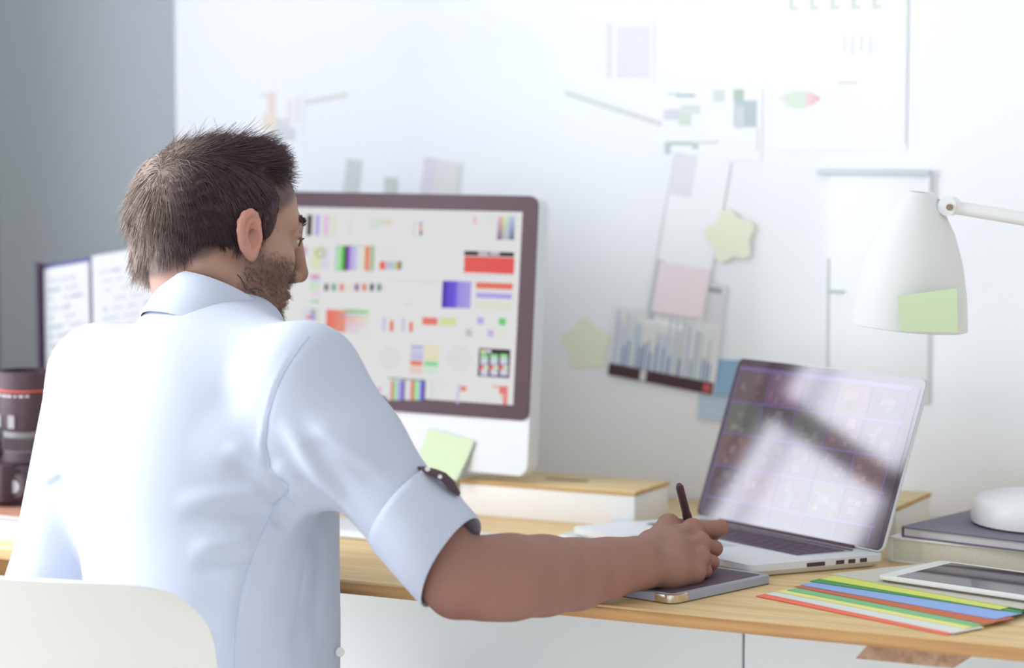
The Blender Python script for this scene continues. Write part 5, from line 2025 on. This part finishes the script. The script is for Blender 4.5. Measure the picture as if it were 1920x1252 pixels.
bpy.context.view_layer.update()
for key in ('armhole', 'backseam', 'sideseam'):
    src = [np.array(q) for q in SEAM[key]]
    fine = []
    for a, b in zip(src[:-1], src[1:]):
        fine += [a + (b - a) * t / 4 for t in range(4)]
    fine.append(src[-1])
    pts = []
    for q in fine:
        l_, n_ = on_shirt(q)
        pts.append(l_ + n_ * .0001)
    own(MB().tube(pts, .0006, 6).build('seam', THREAD, None, sm=60))


def cuff(name, a, axis, prof, ref, squash=1.0, mt=SHIRT, shear=0.0):
    """rolled band around an arm: prof = (along, radius) of the outside then back along the inside"""
    axis = np.array(axis) / np.linalg.norm(axis)
    u = np.array(ref) - axis * (np.array(ref) @ axis)
    u /= np.linalg.norm(u)
    v = np.cross(axis, u)
    n = 56
    rings = []
    for t, r in prof:
        ring = []
        for j in range(n):
            b = 2 * math.pi * j / n
            wob = 1 + .012 * math.sin(3 * b + t * 40) + .010 * math.sin(5 * b + 1)
            sh_ = -shear * (.5 + .5 * min(1, max(0, t / .07))) * math.cos(b) * r
            ring.append(np.array(a) + axis * (t + sh_) + (u * math.cos(b) * squash + v * math.sin(b)) * r * wob)
        rings.append(ring)
    return own(MB().rings(rings, True, False, False).build(name, mt, None, sm=70))


cl = float(np.linalg.norm(c1 - c0))
cuff('cuff', c0 - ax_r * .004, ax_r, [(.006, .0470), (.000, .0510), (.001, .0540), (.010, .0555), (cl * .55, .0560), (cl + .008, .0558),
     (cl + .011, .0545), (cl + .009, .0525), (cl * .5, .0515), (.012, .050)], UP, shear=.32)
lc_ = J['lelb'] * .5 + LW * .5
cuff('cuff', lc_ - lax * .03, lax, [(.000, .044), (.000, .0485), (.004, .0510), (.030, .0520), (.060, .0520), (.063, .050), (.060, .048), (.02, .046)], UP)

# collar: stand plus turned-down fall, tilted with the neck
cc = J['neck1'] + (0, 0, .024) - t_fw * .013 + t_rt * .001
c_ax = (t_up * .93 + t_fw * -.0)
c_ax = (UP * .85 + t_fw * .48)
c_ax /= np.linalg.norm(c_ax)
cu = t_rt
cv = np.cross(c_ax, cu)
prof = [(.0690, -.045), (.0655, -.010), (.0640, .012), (.0648, .0170), (.0675, .0175), (.0698, .012), (.0715, -.006), (.0775, -.040), (.0760, -.0410), (.0705, -.010), (.0688, .008)]
rings = []
n = 60
for r, z in prof:
    ring = []
    for j in range(n):
        b = R(96) + (2 * math.pi - R(12)) * j / (n - 1)
        rr = (r - .0045) * (1 + .03 * math.cos(2 * b))
        spread = max(0, math.cos(b - R(90))) ** 6 * .012
        ring.append(cc + cu * math.cos(b) * rr + cv * math.sin(b) * (rr + spread) + c_ax * z)
    rings.append(ring)
own(MB().rings(rings, False, False, False).build('collar', SHIRT, None, sm=60))

# dark sleeve tab with its buttons, and the button at the front edge
TAB = mat('tab_dark', (82, 62, 72), .6, spec=.2)
tp_ = [np.array(q) for q in SEAM['tab']]
side = np.array((.25, -.75, -.45))
outn = np.array((.55, -.25, .80))
outn /= np.linalg.norm(outn)
rings = []
lift_ = [.002, .006, .008, .006, .003]
wid = [.0045, .0085, .0080, .0090, .0030]
for i, q in enumerate(tp_):
    tn_ = tp_[min(i + 1, 4)] - tp_[max(i - 1, 0)]
    tn_ /= np.linalg.norm(tn_)
    sd_ = np.cross(tn_, outn)
    sd_ /= np.linalg.norm(sd_)
    if sd_ @ side < 0:
        sd_ = -sd_
    cen_ = q + outn * lift_[i] + (0.002 if i == 2 else 0) * outn
    rings.append([cen_ - sd_ * wid[i], cen_ + sd_ * wid[i], cen_ + sd_ * wid[i] - outn * .0018, cen_ - sd_ * wid[i] - outn * .0018])
own(MB().rings(rings).build('sleeve_tab', TAB, None, bevel=.0005))
BTN = mat('button_white', (226, 226, 222), .35, spec=.4)


def button(q, nrm, r):
    Mq = Vector((0, 0, 1)).rotation_difference(Vector(nrm)).to_matrix().to_4x4()
    Mq.translation = Vector(q)
    own(MB().lathe([(r, 0), (r * 1.05, .0008), (r * .95, .0018), (r * .6, .0014), (.0004, .0014)], 18, Mq).build('button', BTN, None, sm=50))


camside = np.array((.35, -.90, .25))
button(np.array(SEAM['bt1'][0]) + outn * .0065 + camside * .002, outn * .6 + camside * .8, .0028)
button(np.array(SEAM['bt2'][0]) + outn * .0085 + camside * .002, outn * .6 + camside * .8, .0023)
button(np.array(SEAM['button'][0]) + np.array((.003, .001, 0)), (.75, -.6, .1), .0055)

# trousers and shoes: seated legs under the desk
TR = mat('trouser_denim', (84, 88, 108), 0.9, spec=0.1, bump=(700, 0.2), noise=(300, .25))
G = Field((-0.66, -0.46, 0.02), (0.12, 0.52, 0.66), 0.005, pad=.06)
hipC = J['hip'] + (0, 0, -.105)
G.ell(T(hipC, 0, -.02, .0), (.165, .125, .076), TA, 0)
feet = []
for s in (-1, 1):
    hipj = T(hipC, s * .085, .03, .004)
    knee = T(hipj, s * .045, .40, -.075)
    ank = T(knee, s * .01, -.10, 0)
    ank[2] = .11
    G.cone(hipj, knee, .085, .064, .04)
    G.cone(knee, ank, .064, .050, .025)
    feet.append(ank)
    G.ridge([T(knee, -.05, .02, .05), T(knee, .05, .02, .05)], .012, .004)
    G.ridge([T(hipj, -.05, .08, .09), T(hipj, .05, .06, .09)], .012, .005)
G.halfspace((0, 0, .06), (0, 0, -1), (-.7, -.5, 0), (.3, .7, .07))
Vt, Ft = G.mesh()
own(np_mesh('trousers', Vt, Ft, TR))
SHOE = mat('shoe_leather', (78, 66, 66), 0.5)
for ank in feet:
    q = Field(T(ank, 0, .06, 0) - (.2, .2, .12), T(ank, 0, .06, 0) + (.2, .2, .08), 0.005)
    q.cone(T(ank, 0, -.02, -.04), T(ank, 0, .16, -.072), .044, .033, 0)
    q.cone(T(ank, 0, -.01, -.03), T(ank, 0, -.005, .02), .046, .047, .02)
    q.halfspace((0, 0, .012), (0, 0, -1), (-2, -2, -1), (2, 2, .03))
    Vq, Fq = q.mesh()
    sh = own(np_mesh('shoe', Vq, Fq, SHOE))
    so = MB()
    fx = frame(T(ank, 0, 0, 0) * (1, 1, 0), t_rt, t_fw)
    so.prism([(-.040, -.07), (.040, -.07), (.045, .05), (.040, .15), (.022, .195), (-.022, .195), (-.040, .15), (-.045, .05)], 0.0, .016, fx)
    own(so.build('sole', mat('sole_rubber', (206, 202, 196), .8), None, bevel=.004))
# ================================================================== CHAIR
SHELL = mat('chair_shell', (232, 232, 226), 0.38, spec=0.4)
chair = empty('chair', (-0.40, -0.13, 0.0), 0)
tag(chair, 'white moulded plastic shell chair the man sits on', 'chair')
CRT = np.array((math.cos(R(10)), math.sin(R(10)), 0))
CFW = np.array((-math.sin(R(10)), math.cos(R(10)), 0))
CR = J['chairR']
CB = CR - CRT * .215                           # middle of the back's top edge
CB[2] = 0


def shell_pt(u, v):
    """u -1..1 across, v 0..1 from the seat's front lip to the top of the back"""
    prof = [(0, .385, .425), (.12, .36, .450), (.3, .22, .440), (.45, .10, .437), (.56, .045, .462), (.68, .022, .54), (.84, .006, .67), (1, -.012, .800)]
    for i in range(len(prof) - 1):
        if v <= prof[i + 1][0] + 1e-9:
            t = (v - prof[i][0]) / (prof[i + 1][0] - prof[i][0])
            f = prof[i][1] * (1 - t) + prof[i + 1][1] * t
            z = prof[i][2] * (1 - t) + prof[i + 1][2] * t
            break
    w = .225 - .020 * max(0, (v - .55) / .45) - .012 * max(0, (.2 - v) / .2)
    # rounded top corners
    if v > .91:
        w -= .040 * ((v - .91) / .09) ** 2.6
    if v < .12:
        w -= .05 * ((.12 - v) / .12) ** 2
    x = u * w
    back = max(0, min(1, (v - .5) / .2))
    f2 = f + back * .040 * abs(u) ** 2.2
    z2 = z + (1 - back) * .045 * abs(u) ** 3 - (.012 * abs(u) ** 6 if v > .9 else 0) * (v - .9) / .1
    return CB + CRT * x + CFW * f2 + np.array((0, 0, z2))


def grid_solid(fn, nu, nv, th, name, m, parent):
    P = np.array([[fn(-1 + 2 * i / nu, j / nv) for i in range(nu + 1)] for j in range(nv + 1)])
    du = np.gradient(P, axis=1)
    dv = np.gradient(P, axis=0)
    N = np.cross(du, dv)
    N /= np.linalg.norm(N, axis=2, keepdims=True)
    n1 = (nu + 1) * (nv + 1)
    A, Bk = P.reshape(-1, 3), (P - N * th).reshape(-1, 3)
    vs = list(A) + list(Bk)
    fs = []
    idx = lambda i, j: j * (nu + 1) + i
    for j in range(nv):
        for i in range(nu):
            q = (idx(i, j), idx(i + 1, j), idx(i + 1, j + 1), idx(i, j + 1))
            fs.append(q)
            fs.append(tuple(n1 + k for k in reversed(q)))
    rim = [idx(i, 0) for i in range(nu)] + [idx(nu, j) for j in range(nv)] + [idx(i, nv) for i in range(nu, 0, -1)] + [idx(0, j) for j in range(nv, 0, -1)]
    for a, b in zip(rim, rim[1:] + rim[:1]):
        fs.append((b, a, n1 + a, n1 + b))
    me = bpy.data.meshes.new(name)
    me.from_pydata([tuple(v) for v in vs], [], fs)
    bm = bmesh.new()
    bm.from_mesh(me)
    bmesh.ops.recalc_face_normals(bm, faces=bm.faces)
    bm.to_mesh(me)
    bm.free()
    smooth(me, 50)
    me.materials.append(m)
    o = bpy.data.objects.new(name, me)
    COL.objects.link(o)
    o.parent = parent
    o.matrix_parent_inverse = Matrix.Translation(-Vector(parent.location))
    md = o.modifiers.new('round', 'BEVEL')
    md.width = .004
    md.segments = 3
    md.limit_method = 'ANGLE'
    md.angle_limit = R(50)
    return o


grid_solid(shell_pt, 36, 60, .010, 'shell', SHELL, chair)
BEECH = wood_mat('chair_beech', (206, 172, 128), (184, 148, 104), 'Z', 1.0)
for sx, sy in ((-1, -1), (1, -1), (-1, 1), (1, 1)):
    a = CB + CRT * sx * .09 + CFW * (.19 + sy * .08)
    b = CB + CRT * sx * .20 + CFW * (.19 + sy * .20)
    lg = MB().tube([(b[0], b[1], 0.0), (a[0], a[1], .425)], [.011, .016], 12).build('leg', BEECH, chair, sm=50)
    lg.matrix_parent_inverse = Matrix.Translation(-Vector(chair.location))
MBb = MB()
for sx, sy, tx, ty in ((-1, -1, 1, 1), (1, -1, -1, 1)):
    a = CB + CRT * sx * .15 + CFW * (.19 + sy * .14)
    b = CB + CRT * tx * .15 + CFW * (.19 + ty * .14)
    MBb.tube([(a[0], a[1], .20), (b[0], b[1], .20)], .004, 8)
br = MBb.build('brace', mat('steel_black', (84, 66, 72), .4), chair, sm=50)
br.matrix_parent_inverse = Matrix.Translation(-Vector(chair.location))
